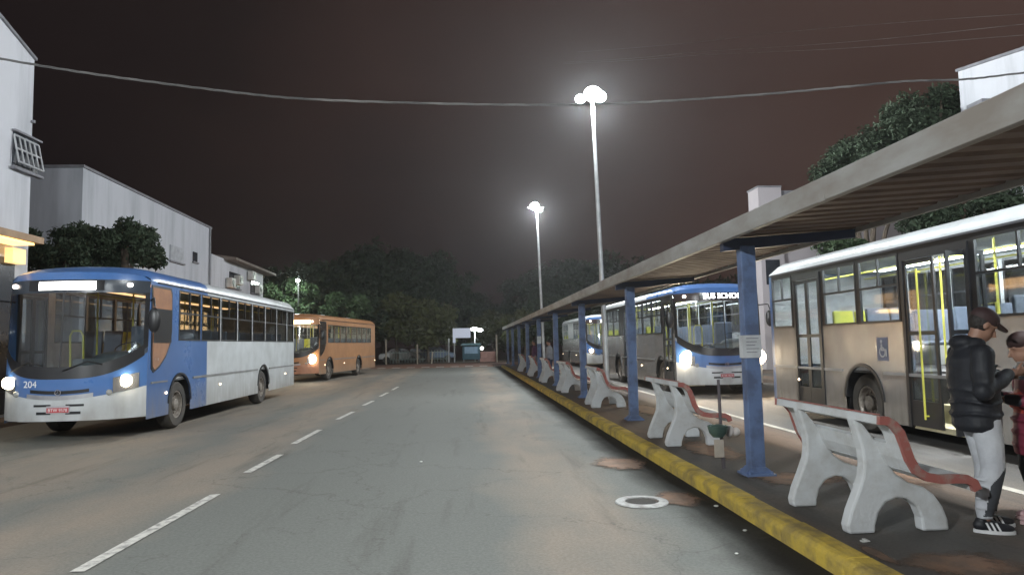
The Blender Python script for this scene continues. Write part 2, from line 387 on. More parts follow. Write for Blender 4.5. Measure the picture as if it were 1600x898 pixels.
for nm_, z_, lst in (('road_warm_light', 0, ((1085, 778, .5, .45, 4), (985, 724, .6, .7, 9))),
                     ('platform_warm_light', .128, ((1462, 884, .7, .35, 1), (1110, 702, .45, 1.3, 2), (1245, 748, .6, .5, 3), (1010, 640, .5, 2.2, 5), (930, 606, .5, 3.2, 6), (1400, 745, .9, .7, 8), (1330, 868, .25, .3, 7)))):
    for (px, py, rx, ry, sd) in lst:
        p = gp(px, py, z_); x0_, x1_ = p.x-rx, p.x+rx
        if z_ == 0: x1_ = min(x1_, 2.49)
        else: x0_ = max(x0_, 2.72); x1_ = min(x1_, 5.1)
        b = MB(); zz_ = z_+.003+.001*sd; b.face([(x0_, p.y-ry, zz_), (x1_, p.y-ry, zz_), (x1_, p.y+ry, zz_), (x0_, p.y+ry, zz_)]); tag(b.build(nm_, warm_patch, fix=False), kind='structure')
# painted centre line
paint = mat('road_paint', (.47, .455, .42), .8, col2=(.19, .185, .175), scale=12, lo=.34, hi=.56, detail=9)
b = MB()
ends = [((120, 893), (337, 772)), ((386, 738), (438, 710)), ((459, 693), (500, 671)), ((527, 655), (552, 643)), ((568, 633), (583, 626)), ((594, 619), (606, 613)), ((613, 609), (622, 604))]
for (a_, c_) in ends:
    p, q = gp(*a_), gp(*c_); b.face([(p.x-.055, p.y, .004), (p.x+.055, p.y, .004), (q.x+.055, q.y, .004), (q.x-.055, q.y, .004)])
b.face([(-2.98, -4, .004), (-2.87, -4, .004), (-2.87, -1.2, .004), (-2.98, -1.2, .004)])
tag(b.build('centre_line', paint, fix=False), kind='structure')
b = MB()
for i in range(16):
    x = -13+i*1.08; b.face([(x, 52.3, .006), (x+.6, 52.3, .006), (x+.6, 53.6, .006), (x, 53.6, .006)])
tag(b.build('crossing_markings', paint, fix=False), kind='structure')
# manhole
p = gp(1003, 784)
mh = empty('manhole', (p.x, p.y, 0), label='round iron manhole cover set in a pale concrete ring by the yellow kerb', cat='manhole')
b = MB(); b.lathe((0, 0, 0), (0, 0, 1), [(.27, .002), (.26, .012), (.172, .016), (.172, .004)], 36)
b.build('concrete_ring', mat('pale_concrete', (.34, .34, .33), .85, col2=(.20, .19, .18), scale=9, lo=.35, hi=.55, bump=.5), mh, loc=(0, 0, 0))
b = MB(); b.lathe((0, 0, 0), (0, 0, 1), [(.170, .004), (.170, .006), (.0, .006)], 36)
for i in range(-3, 4): b.box(-.14+abs(i)*.012, .14-abs(i)*.012, i*.042-.008, i*.042+.008, .006, .0085)
b.build('iron_cover', mat('manhole_iron', (.022, .02, .018), .9, 0, col2=(.04, .035, .028)), mh)
# loose litter on the road
lit = mat('pale_scrap', (.7, .7, .66), .6)
for (px, py, s_, lab) in ((658, 722, .022, 'tiny white scrap lying mid road in the empty lane'), (1119, 792, .025, 'small white scrap by the painted warm-light patch at the kerb'), (1164, 830, .02, 'white crumb of litter in the dark gutter'), (1151, 866, .015, 'smallest white crumb of litter on the asphalt below the gutter'), (1219, 840, .018, 'pale crumb of litter against the yellow kerb')):
    p = gp(px, py); b = MB(); b.ell((0, 0, s_*.4), (s_, s_*.8, s_*.4), nu=7, nv=5); o = b.build('litter_scrap', lit, loc=(p.x, p.y, .004)); tag(o, lab, 'litter', 'scraps of litter on the road')
p = gp(1352, 846, .13); b = MB(); b.box(-.03, .03, -.015, .02, 0, .008); b.box(-.005, .02, -.03, .035, .008, .014)
tag(b.build('litter_scrap', lit, loc=(p.x, p.y, .132)), 'crumpled white paper scrap on the platform before the near bench', 'litter', 'scraps of litter on the road')

# ------------------------------------------------------------------ bus
BW = 1.28
def Fp(u, z, off=0):
    y = .58*abs(u)**3.0+max(0, z-1.15)*.055
    if z > 2.85: y += (z-2.85)**2*.9
    nrm = Vector((.7*u*abs(u)*1.74/1.28, -1, 0)).normalized()
    return Vector((BW*u+nrm.x*off, y+nrm.y*off, z))
def patch(mb, u0, u1, zlo, zhi, off=0, nu=24, nz=5, mi=0):
    zl = zlo if callable(zlo) else (lambda u: zlo); zh = zhi if callable(zhi) else (lambda u: zhi)
    for i in range(nu):
        a, c = u0+(u1-u0)*i/nu, u0+(u1-u0)*(i+1)/nu
        for j in range(nz):
            t0, t1 = j/nz, (j+1)/nz
            g = lambda u, t: Fp(u, zl(u)+(zh(u)-zl(u))*t, off)
            mb.face([g(a, t0), g(c, t0), g(c, t1), g(a, t1)], mi)
RP = [(1.28, 2.98), (1.27, 3.06), (1.22, 3.14), (1.10, 3.205), (.85, 3.25), (.5, 3.275), (0, 3.29)]
def rz_(x):
    x = abs(x)
    for (a, za), (c, zc) in zip(RP, RP[1:]):
        if c <= x <= a: return zc+(za-zc)*(x-c)/(a-c)
    return 2.98
DOORX = -1
def bus(name, loc, rot, label, side_zone, colours, L=12.1, wheels=(2.15, 8.35), wins_l=None, wins_r=None, doors=(), lit=0, sign=None, number=None, skirt=.34, headcol=(1, .86, .62), headw=60, seats=True, roof_zone=None, front=None, signcol=(1, 1, 1), winz=(1.83, 2.9), detail=True, lens=1.0, litcol=(.92, .97, 1)):
    B = empty(name, loc, rot, label=label, cat='bus')
    m0 = colours                                     # list of materials; side_zone(y,z)->index
    def arch(y):
        for w in wheels:
            d = abs(y-w)
            if d < .56: return .56+math.sqrt(.56**2-d*d)*.98 if True else skirt
        return skirt
    # sides
    for sgn in (-1, 1):
        wins = wins_r if sgn < 0 else wins_l
        drs = doors if sgn < 0 else ()
        holes = [(a, c, winz[0], winz[1]) for a, c in wins]+[(a, c, -1, 2.82) for a, c, _ in drs]
        ys = {.7, L}
        for h in holes: ys.update(h[:2])
        for w in wheels:
            for i in range(13): ys.add(round(w-.56+.0001+(1.1198)*i/12, 4))
        ys.update([3.7]); ys = sorted(v for v in ys if .7 <= v <= L)
        zs = [1.0, 1.06, winz[0], winz[1], 2.98]
        if drs: zs = sorted(set(zs+[2.82]))
        b = MB()
        for a, c in zip(ys, ys[1:]):
            if c-a < .0005: continue
            mid = (a+c)/2
            za, zc = (arch(a+.0002), arch(c-.0002))
            lev = [None]+zs
            for i in range(len(lev)-1):
                z1 = lev[i+1]
                zl = (za, zc) if lev[i] is None else (max(lev[i], za), max(lev[i], zc))
                zmid = (sum(zl)/2+z1)/2
                if any(h[0]-.001 < mid < h[1]+.001 and h[2] < zmid < h[3] for h in holes): continue
                zu = (max(z1, za), max(z1, zc))
                b.face([(sgn*BW, a, zl[0]), (sgn*BW, c, zl[1]), (sgn*BW, c, zu[1]), (sgn*BW, a, zu[0])], side_zone(mid, zmid))
        for j in range(10):                              # cheek between nose and flank
            z0_, z1_ = skirt+(2.98-skirt)*j/10, skirt+(2.98-skirt)*(j+1)/10
            b.face([Fp(sgn, z0_), (sgn*BW, .7, z0_), (sgn*BW, .7, z1_), Fp(sgn, z1_)], side_zone(.65, (z0_+z1_)/2))
        b.build('side_panel', m0, B, fix=True)
        # window frames and panes
        for (a, c) in wins:
            f = MB(); X0, X1 = sgn*(BW-.03), sgn*(BW+.008); xx = sorted((X0, X1)); t = .035
            z0_, z1_ = winz
            f.box(*xx, a, a+t, z0_, z1_); f.box(*xx, c-t, c, z0_, z1_); f.box(*xx, a+t, c-t, z0_, z0_+t); f.box(*xx, a+t, c-t, z1_-t, z1_)
            if c-a > .6:
                zm = z0_+(z1_-z0_)*.53; f.box(*xx, a+t, c-t, zm, zm+.035)
                ym = (a+c)/2; f.box(*xx, ym-.015, ym+.015, zm+.035, z1_-t)
            fo = f.build('window', black, B)
            pn = MB(); pn.box(min(sgn*(BW-.02), sgn*(BW-.012)), max(sgn*(BW-.02), sgn*(BW-.012)), a+.01, c-.01, z0_+.01, z1_-.01); pn.build('pane', wbus, fo)
        # trim rails
        tr = MB()
        tr.box(*sorted((sgn*(BW+.001), sgn*(BW+.016))), 2.85, wheels[1]-.62, 1.0, 1.045); tr.box(*sorted((sgn*(BW+.001), sgn*(BW+.016))), wheels[1]+.62, L-.1, 1.0, 1.045); tr.box(*sorted((sgn*(BW+.001), sgn*(BW+.016))), .75, 1.5, 1.0, 1.03)
        tr.build('trim_rail', mat('trim_grey', (.22, .22, .22), .5), B)
        dr_ = MB(); dr_.box(*sorted((sgn*(BW+.0), sgn*(BW+.022))), 1.0, L-.05, 2.955, 2.985); dr_.build('drip_rail', black if not roof_zone else mat('rail_dark', (.06, .06, .07), .5), B)
        for w in wheels:                                # wheel-well lining and arch lip
            a = MB(); n = 16
            for i in range(n):
                t0, t1 = PI*i/n, PI*(i+1)/n
                P = lambda t, r, x: (x, w+math.cos(t)*r, .56+math.sin(t)*r)
                a.face([P(t0, .56, sgn*BW), P(t1, .56, sgn*BW), P(t1, .56, sgn*(BW-.5)), P(t0, .56, sgn*(BW-.5))])
                a.face([P(t0, .555, sgn*(BW+.02)), P(t1, .555, sgn*(BW+.02)), P(t1, .60, sgn*(BW+.02)), P(t0, .60, sgn*(BW+.02))])
                a.face([P(t0, .60, sgn*(BW+.02)), P(t1, .60, sgn*(BW+.02)), P(t1, .60, sgn*BW), P(t0, .60, sgn*BW)])
            a.build('wheel_arch', black, B)
            cx = sgn*(BW-.19)
            wb = MB(); wb.lathe((0, 0, 0), (sgn, 0, 0), [(.28, -.14), (.44, -.14), (.485, -.10), (.495, 0), (.485, .10), (.44, .145), (.29, .14)], 32)
            wo_ = wb.build('wheel', rubber, B, smooth=True, loc=(cx, w, .495))
            rb = MB(); rb.lathe((0, 0, 0), (sgn, 0, 0), [(.285, .13), (.26, .125), (.24, .05), (.13, .06), (.12, .12), (.07, .135), (0, .135)], 28)
            for i in range(8):
                an = PI*i/4; rb.lathe((0, math.cos(an)*.17, math.sin(an)*.17), (sgn, 0, 0), [(.018, .05), (.018, .085), (0, .085)], 8)
            rb.build('rim', rimm, wo_, smooth=True)
    # underside, wells backing, floor
    u = MB(); u.box(-1.2, 1.2, .75, wheels[0]-.6, skirt+.05, 1.0); u.box(-1.2, 1.2, wheels[0]+.6, wheels[1]-.6, skirt+.1, 1.0); u.box(-1.2, 1.2, wheels[1]+.6, L-.1, skirt+.05, 1.0)
    u.box(-.75, .75, wheels[0]-.6, wheels[0]+.6, .6, 1.0); u.box(-.75, .75, wheels[1]-.6, wheels[1]+.6, .6, 1.0)
    fl = MB()
    if doors:
        u = MB(); u.box(-.35, 1.2, .75, wheels[0]-.6, skirt+.05, 1.0)
        u.box(-.75, .75, wheels[0]-.6, wheels[0]+.6, .6, 1.0); u.box(-.35, 1.2, wheels[0]+.6, wheels[1]-.6, skirt+.1, 1.0); u.box(-.75, .75, wheels[1]-.6, wheels[1]+.6, .6, 1.0)
        u.box(-.35, 1.2, wheels[1]+.6, L-.1, skirt+.05, 1.0)
        edges = sorted([(a, c) for a, c, _ in doors]); cur = .75
        for (a, c) in edges+[(L-.1, None)]:
            if a-cur > .05:
                segs = [(cur, a)]
                for w in wheels:
                    ns_ = []
                    for (s0, s1) in segs:
                        if s1 <= w-.6 or s0 >= w+.6: ns_.append((s0, s1))
                        else:
                            if s0 < w-.6: ns_.append((s0, w-.6))
                            if s1 > w+.6: ns_.append((w+.6, s1))
                    segs = ns_
                for (s0, s1) in segs: u.box(-1.2, -.35, s0+.003, s1-.003, skirt+.05, .995)
            cur = c or cur
        for (a, c, _) in doors:
            st = MB(); st.box(-1.24, -.36, a+.01, c-.01, skirt-.02, skirt+.06); st.box(-.85, -.36, a+.01, c-.01, skirt+.06, skirt+.33); st.box(-.6, -.36, a+.01, c-.01, skirt+.33, skirt+.55)
            st.build('door_steps', mat('pale_steps', (.62, .56, .36), .6), B)
    u.build('chassis', black, B)
    fl.box(-.35 if doors else -1.25, 1.25, .72, L-.06, 1.003, 1.03)
    if doors:
        fl.box(-1.25, -.35, wheels[0]-.6, wheels[0]+.6, 1.003, 1.03); fl.box(-1.25, -.35, wheels[1]-.6, wheels[1]+.6, 1.003, 1.03)
    fl.build('floor', floorm, B)
    # roof
    rf = MB(); xs = [x for x, _ in RP]+[-x for x, _ in RP[-2::-1]]
    def zf(u_): return 2.98+(rz_(u_*BW)-2.98)*.42
    ysr = [1.0, 2.2, 3.7, 6, 9, L-.35]
    for i in range(len(xs)-1):
        a, c = xs[i], xs[i+1]
        pa, pc = Fp(a/BW, zf(a/BW)), Fp(c/BW, zf(c/BW))
        ma = lambda x, t, p_: Vector((x, p_.y+(1.0-p_.y)*t, p_.z+(rz_(x)-p_.z)*math.sin(t*PI/2)))
        for j in range(5):
            rf.face([ma(a, j/5, pa), ma(c, j/5, pc), ma(c, (j+1)/5, pc), ma(a, (j+1)/5, pa)], roof_zone(.5) if roof_zone else 0)
        for y0, y1 in zip(ysr, ysr[1:]):
            rf.face([(a, y0, rz_(a)), (c, y0, rz_(c)), (c, y1, rz_(c)), (a, y1, rz_(a))], roof_zone((y0+y1)/2) if roof_zone else 0)
        rf.face([(a, L-.35, rz_(a)), (c, L-.35, rz_(c)), (c, L, 2.98+(rz_(c)-2.98)*.3), (a, L, 2.98+(rz_(a)-2.98)*.3)], roof_zone(L) if roof_zone else 0)
    rf.build('roof', m0, B, smooth=True)
    if detail:
        rh = MB(); rh.box(-.35, .35, 3.6, 4.3, 3.28, 3.34); rh.box(-.35, .35, 8.2, 8.9, 3.28, 3.34); rh.build('roof_hatch', bwhite, B, bevel=.02)
    # rear
    rr_ = MB()
    for i in range(len(xs)-1):
        a, c = xs[i], xs[i+1]; za, zc = [2.98+(rz_(v)-2.98)*.3 for v in (a, c)]
        rr_.face([(a, L, skirt), (c, L, skirt), (c, L, zc), (a, L, za)], side_zone(L, 2))
    rr_.build('rear_panel', m0, B)
    rw = MB(); rw.box(-1.0, 1.0, L+.002, L+.014, 1.9, 2.75); rw.build('rear_window', black, B)
    for s_ in (-1, 1):
        tl = MB(); tl.box(min(s_*1.0, s_*1.2), max(s_*1.0, s_*1.2), L+.002, L+.03, 1.0, 1.5); tl.build('tail_light', emi('tail_red', (1, .05, .03), 1.5), B)
    # front
    fr = front
    zlow = lambda u_: 1.17+.44*abs(u_)**3.5
    zbl = lambda u_: .78+.20*u_*u_                     # bumper upper line
    b = MB(); patch(b, -1, 1, skirt+.06, zbl, 0); b.build('bumper', fr['bumper'], B, smooth=True)
    b = MB(); patch(b, -1, 1, zbl, zlow, 0); b.build('front_panel', fr['panel'], B, smooth=True)
    b = MB(); patch(b, -.97, .97, lambda u_: zlow(u_)-.02, lambda u_: zlow(u_)+.20, .006, nz=2); b.build('cowl', black, B, smooth=True)
    b = MB(); patch(b, -.955, .955, lambda u_: zlow(u_)+.20, 2.72, 0, nu=32); b.build('windshield', glass('windshield_glass', (.55, .6, .62), .10), B, smooth=True)
    for (a, c) in ((-1, -.955), (.955, 1), (-.012, .012)):
        b = MB(); patch(b, a, c, lambda u_: zlow(u_)+.1, 2.74, .004, nu=3); b.build('windshield_frame', black, B, smooth=True)
    b = MB(); patch(b, -1, 1, 2.72, 2.965, 0); b.build('header_panel', fr['header'], B, smooth=True)
    b = MB(); patch(b, -1, 1, 2.965, zf, 0, nz=2); b.build('header_cap', fr['cap'], B, smooth=True)
    # sign box
    b = MB(); patch(b, -.52, .62 if False else .52, 2.76, 2.95, .006, nu=10, nz=2); sb = b.build('sign_window', mat('sign_black', (.01, .01, .012), .2), B, smooth=True)
    if sign == 'blank':
        b = MB(); patch(b, -.36, .42, 2.772, 2.925, .012, nu=10, nz=2); b.build('lit_display', emi('display_white', signcol, 9), sb)
    elif sign == 'amber':
        b = MB(); patch(b, -.6, .75, 2.76, 2.95, .012, nu=10, nz=2); b.build('lit_display', emi('display_amber', (1, .62, .22), 7), sb)
    elif sign:
        textobj('display_text', sign, .21, emi('display_led', (.95, .97, 1), 8), sb, (.05, -.012+Fp(0, 2.85).y-.006, 2.853), (PI/2, 0, 0))
    # lights
    for s_ in (-1, 1):
        up = s_*.80
        b = MB(); patch(b, min(up-.13, up+.13), max(up-.13, up+.13), lambda u_: zbl(u_)-.0, lambda u_: zbl(u_)+.28, .008, nu=6, nz=3)
        hl = b.build('headlight', chrome, B, smooth=True)
        c_ = Fp(up, 1.09, .03); b = MB(); b.ell((0, 0, 0), (.115*lens, .05, .11*lens), nu=18, nv=10)
        b.build('lit_lens', emi('headlight_lens'+str(headcol), headcol, 45), hl, loc=c_, smooth=True)
        pos = Fp(up, 1.09, .14)
        light('beam', 'SPOT', hl, pos, headw, headcol, (R(84), 0, R(180)), .06, spot=R(120), blend=1)
        b = MB(); b.ell((0, 0, 0), (.055, .035, .04), nu=10, nv=6); q = Fp(s_*.80, 2.87, .02)
        mk = b.build('marker_light', emi('marker_lamp', (1, .85, .75), 10), B, loc=q)
        q = Fp(s_*.63, zbl(.63)+.03, .012); b = MB(); b.ell((0, 0, 0), (.06, .02, .055), nu=10, nv=6); b.build('indicator', mat('lamp_glass', (.55, .55, .52), .15, .6), B, loc=q)
    # grille slots, plate, emblem
    for (z0_, z1_, w_) in ((.66, .70, .34), (.52, .57, .30)):
        for s_ in (-1, 1):
            b = MB(); patch(b, min(s_*.10, s_*w_), max(s_*.10, s_*w_), z0_, z1_, .005, nu=6, nz=1); b.build('grille_slot', black, B)
    b = MB(); patch(b, -.45, .45, lambda u_: zbl(u_)+.0, lambda u_: zbl(u_)+.075, .006, nu=14, nz=1); b.build('chrome_strip', mat('dull_chrome', (.42, .42, .44), .35, .6), B)
    b = MB(); patch(b, -.40, .40, lambda u_: zbl(u_)+.10, lambda u_: zbl(u_)+.16, .006, nu=14, nz=1); b.build('grille', black, B)
    q = Fp(0, .91, .02)
    b = MB(); b.lathe((0, 0, 0), (0, -1, 0), [(.055, 0), (.055, .012), (.043, .012), (.043, 0)], 20)
    for an in (90, 210, 330): b.tube([(0, -.008, 0), (math.cos(R(an))*.048, -.008, math.sin(R(an))*.048)], .005, 5)
    b.build('emblem', chrome, B, loc=q)
    b = MB(); b.box(-.2, .2, -.012, 0, -.065, .065); pl = b.build('licence_plate', fr.get('plate', mat('plate_grey', (.42, .40, .42), .5)), B, loc=(0, Fp(.1, .62).y-.004, .61))
    b = MB(); b.box(-.19, .19, -.016, -.012, -.055, .03)
    pl2 = b.build('plate_field', mat('plate_red', (.45, .06, .07), .5), pl)
    textobj('plate_text', 'BTW 9578', .075, mat('plate_letter', (.75, .7, .7), .5), pl, (0, -.018, -.014), (PI/2, 0, 0))
    if number:
        textobj('fleet_number', number, .17, mat('white_letters', (.85, .85, .87), .5), B, Fp(-.40, 1.06, .012), (PI/2, 0, R(-8)))
    # wipers, mirrors
    for s_, a0 in ((-1, -.75), (1, .05)):
        b = MB(); b.tube([Fp(a0, 1.30, .03), Fp(a0+.32, 1.36+.1, .03), Fp(a0+.5, 1.40, .03)], .012, 6); b.build('wiper', black, B)
    for s_ in (-1, 1):
        b = MB(); b.tube([(s_*1.26, .75, 2.6), (s_*1.46, .42, 2.62), (s_*1.5, .36, 2.45)], .018, 6)
        mr_ = b.build('mirror_arm', black, B)
        b = MB(); b.ell((s_*1.48, .38, 2.2), (.12, .055, .24), nu=14, nv=10); b.build('mirror_housing', black, mr_, smooth=True)
    # driver's window
    for sgn in ((1,) if doors or sgn_driver(doors) else (1,)):
        zt = 2.9
        shp = [(.72, zt), (1.62, zt), (1.68, 2.78), (1.68, 2.0), (1.6, 1.75), (1.4, 1.5), (1.1, 1.3), (.84, 1.2), (.74, 1.28)]
        b = MB(); b.prism(shp, sgn*(BW+.002), sgn*(BW+.012), 'x'); dw = b.build('driver_window', black, B)
        cx, cz = 1.2, 2.15; s2 = [(cx+(p-cx)*.90, cz+(q-cz)*.94) for p, q in shp]
        b = MB(); b.prism(s2, sgn*(BW+.012), sgn*(BW+.018), 'x'); b.build('pane', fr.get('drivepane', mat('curtained_glass', (.40, .20, .11), .25, col2=(.26, .14, .09), scale=2)), dw)
        b = MB(); b.box(*sorted((sgn*(BW+.018), sgn*(BW+.026))), .80, 1.62, 1.78, 2.45); b.build('open_sash', mat('dark_opening', (.01, .01, .012), .3), dw)
    # side markers
    for y in (1.45, 4.6, 10.9):
        for s_ in (-1, 1):
            b = MB(); b.ell((0, 0, 0), (.012, .04, .025), nu=8, nv=5); b.build('side_marker', emi('side_marker_lamp', (1, .75, .5), 3 if y != 1.45 else 6), B, loc=(s_*(BW+.012), y, .78))
    # interior
    cl = MB(); cl.box(-1.22, 1.22, .9, L-.1, 3.0, 3.02); cl.build('ceiling', inter, B)
    for sgn in (-1, 1):                                  # inner lining of pillars and lower walls
        wins = wins_r if sgn < 0 else wins_l; drs = doors if sgn < 0 else ()
        occ = sorted([(a, c) for a, c in wins]+[(a, c) for a, c, _ in drs]); ln = MB(); cur = 1.0; X = sorted((sgn*(BW-.035), sgn*(BW-.042)))
        for (a, c) in occ+[(L-.06, L)]:
            if a-cur > .03: ln.box(*X, cur, a, winz[0]+.001, 2.9)
            cur = c
        cur = 1.0
        for (a, c) in sorted([(a, c) for a, c, _ in drs])+[(L-.06, L)]:
            if a-cur > .05: ln.box(*X, cur, a, 1.04, winz[0]-.001)
            cur = c
        if sgn > 0: ln.box(-BW+.045, BW-.045, L-.05, L-.03, 1.04, 2.97)
        ln.box(*X, 1.0, L-.1, 2.905, 2.97); ln.build('inner_lining', inter, B)
    if seats:
        for i in range(8):
            y = 2.7+i*1.08
            for x in (-1.0, -.58, .58, 1.0):
                if x < 0 and any(a-.5 < y < c+.35 for a, c, _ in doors): continue
                b = MB(); b.prism([(y, 1.45), (y+.42, 1.42), (y+.50, 2.08), (y+.44, 2.1), (y+.36, 1.5), (y, 1.5)], x-.19, x+.19, 'x')
                b.box(x-.03, x+.03, y+.15, y+.2, 1.03, 1.45)
                so = b.build('seat', seaty if (x in (-.58, -1.0) and (i % 3 == 1 or i > 5)) else seatg, B, bevel=.02)
        for y in (2.0, 4.4, 6.6, 8.8):
            for x in (-.36, .36):
                b = MB(); b.tube([(x, y, 1.03), (x, y, 3.0)], .018, 8); b.build('pole', yel, B)
        for s_ in (-1, 1):
            b = MB(); b.tube([(s_*.45, 1.5, 2.82), (s_*.45, L-.8, 2.82)], .016, 6); b.build('grab_rail', yel, B)
        b = MB(); b.tube([(-.5, 1.3, 1.1), (-.5, 1.25, 1.95), (-.45, 1.25, 2.05), (-.3, 1.25, 2.05), (-.25, 1.25, 1.95), (-.25, 1.3, 1.1)], .02, 8); b.build('loop_rail', yel, B)
        b = MB(); b.box(-.1, 1.15, .62, 1.0, 1.25, 1.5); b.ell((.65, .85, 1.5), (.5, .25, .14)); b.build('dashboard', mat('dash_grey', (.10, .12, .13), .6), B, smooth=True)
        b = MB(); b.lathe((.65, 1.15, 1.68), (0, -.5, .85), [(.22, 0), (.235, .012), (.22, .024), (.205, .012), (.22, 0)], 24); b.build('steering_wheel', black, B)
        b = MB(); b.box(.38, .92, 1.5, 1.95, 1.3, 1.42); b.box(.38, .92, 1.85, 2.0, 1.42, 2.15); b.build('driver_seat', seatg, B, bevel=.04)
    if lit:
        for s_ in (-1, 1):
            b = MB(); b.box(s_*.75-.09, s_*.75+.09, 1.4, L-.8, 2.975, 2.998); b.build('ceiling_light', emi('bus_tube%d' % int(lit*100), litcol, 60*lit), B)
    # doors
    for (a, c, op) in doors:
        hw = (c-a)/2
        fr_ = MB(); fr_.box(-BW-.02, -BW+.04, a-.04, a+.03, skirt, 2.86); fr_.box(-BW-.02, -BW+.04, c-.03, c+.04, skirt, 2.86); fr_.box(-BW-.02, -BW+.04, a+.03, c-.03, 2.76, 2.86)
        fr_.build('door_frame', black, B)
        def leaf(y0, y1, x=None, fold=False):
            lf = MB(); t = .05; z0_, z1_ = skirt+.03, 2.75
            if not fold:
                X0, X1 = -BW-.008, -BW+.022
                lf.box(X0, X1, y0, y0+t, z0_, z1_); lf.box(X0, X1, y1-t, y1, z0_, z1_)
                for (q0, q1) in ((z0_, z0_+.38), (z1_-.06, z1_), (1.62, 1.68)): lf.box(X0, X1, y0+t, y1-t, q0, q1)
                d = lf.build('door_leaf', black, B)
                pn = MB(); pn.box(-BW+.004, -BW+.010, y0+t, y1-t, z0_+.38, z1_-.06); pn.build('pane', wbus, d)
            else:
                X0, X1 = -BW-.25, -BW+.30
                lf.box(X0, X0+t, y0, y0+.03, z0_, z1_); lf.box(X1-t, X1, y0, y0+.03, z0_, z1_)
                for (q0, q1) in ((z0_, z0_+.30), (z1_-.06, z1_), (1.62, 1.68)): lf.box(X0+t, X1-t, y0, y0+.03, q0, q1)
                d = lf.build('door_leaf', black, B)
                pn = MB(); pn.box(X0+t, X1-t, y0+.01, y0+.018, z0_+.30, z1_-.06); pn.build('pane', wbus, d)
        mid = (a+c)/2
        if op == 0: leaf(a+.03, mid-.005); leaf(mid+.005, c-.03)
        else:
            leaf(c-.72, c-.03); leaf(a+.06, 0, fold=True)
            b = MB(); b.tube([(-BW-.06, c-.42, skirt+.15), (-BW-.06, c-.42, 2.6)], .015, 8); b.tube([(-BW-.06, c-.42, skirt+.2), (-BW, c-.42, skirt+.2)], .015, 6); b.tube([(-BW-.06, c-.42, 2.55), (-BW, c-.42, 2.55)], .015, 6); b.build('door_rail', yel, B)
            b = MB(); b.tube([(-1.0, a+.25, .7), (-1.0, a+.25, 2.0), (-.7, a+.25, 2.05), (-.7, a+.25, .9)], .02, 8); b.build('entry_rail', yel, B)
    return B
def sgn_driver(d): return True

LW = [(2.0+1.3*i+.04, 2.0+1.3*(i+1)-.04) for i in range(7)]+[(11.14, 12.0)]
fb = dict(bumper=bwhite, panel=blue, header=mat('header_dark', (.03, .04, .055), .3), cap=blue)
bus('city_bus', (-7.32, 13.3, 0), 0, 'blue and white city bus numbered 204 with glaring blank white destination display',
    lambda y, z: 0 if y < 3.7 else 1, [blue, bwhite], wins_l=LW, wins_r=LW, doors=((.9, 1.8, 0),), lit=.045, litcol=(1, .55, .25), sign='blank', number='204', roof_zone=lambda y: 0 if y < 3.6 else 1, front=fb, headw=25)  # faint warm ceiling strips added to tint the side windows amber
fo = dict(bumper=mat('orange_bumper', (.42, .20, .12), .5), panel=orange, header=orange, cap=orange, drivepane=mat('dark_cab_glass', (.05, .04, .035), .15))
LO = [(1.9+1.02*i+.03, 1.9+1.02*(i+1)-.03) for i in range(8)]
ob = bus('city_bus', (-8.35, 34.0, 0), R(-7.5), 'orange city bus with amber lit display, behind the blue and white bus',
    lambda y, z: 0, [orange], L=11.0, wheels=(2.2, 7.4), wins_l=LO, wins_r=LO, lit=.35, litcol=(1, .9, .7), sign='amber', front=fo, headw=120, winz=(1.85, 2.75), lens=1.9)
fs = dict(bumper=bwhite, panel=blue, header=mat('header_brown', (.05, .035, .035), .3), cap=blue)
RW = [(11.05, 11.97), (8.66, 9.78), (7.45, 8.57), (4.3, 5.82), (2.95, 4.2), (1.95, 2.87)]
def zone_near(y, z):
    if y > 11.75: return 3
    return 0 if z < 1.83 else 1
nb = bus('city_bus', (8.01, 3.02, 0), 0, 'silver city bus with open middle door and white roof edge, nearest on the right',
    zone_near, [silver, black, bwhite, blue], wheels=(2.35, 8.6), wins_l=LW, wins_r=RW, doors=((9.92, 10.93, 0), (5.95, 7.35, 1), (.95, 1.75, 0)), lit=1.0, sign='blank', roof_zone=lambda y: 2, front=fs, headw=30, skirt=.24)
# wheelchair-access sticker on its flank
p = xp(1379, 545, 6.73)
b = MB(); b.box(-BW-.004, -BW, -.15, .15, -.19, .19); st_ = b.build('access_sticker', mat('sticker_blue', (.12, .14, .22), .5), nb, loc=(0, p.y-3.02, p.z))
b = MB(); b.lathe((-BW-.006, 0, -.05), (-1, 0, 0), [(.085, 0), (.085, .003), (.062, .003), (.062, 0)], 20); b.ell((-BW-.006, .02, .12), (.003, .03, .03), nu=10, nv=6)
b.box(-BW-.009, -BW-.004, .0, .035, -.03, .08); b.box(-BW-.009, -BW-.004, -.09, .0, -.03, 0); b.box(-BW-.009, -BW-.004, -.11, -.085, -.12, 0)
b.build('access_symbol', mat('sticker_white', (.5, .5, .52), .5), st_)
RW2 = [(1.95+1.2*i+.04, 1.95+1.2*(i+1)-.04) for i in (0, 1, 2, 5, 6, 7)]
bus('city_bus', (7.38, 19.6, 0), 0, 'city bus with bright headlights and white lettering on its display, second on the right',
    lambda y, z: 0 if z < 1.83 else 1, [silver, black, bwhite, blue], L=11.6, wins_l=LW[:7], wins_r=RW2, doors=((.85, 1.75, 0), (5.7, 7.2, 0)), lit=.5, sign='BUS SCHOOL', roof_zone=lambda y: 3 if y < 3 else 2, front=fs, headw=420, headcol=(1, .82, .58), skirt=.28, lens=2.0)
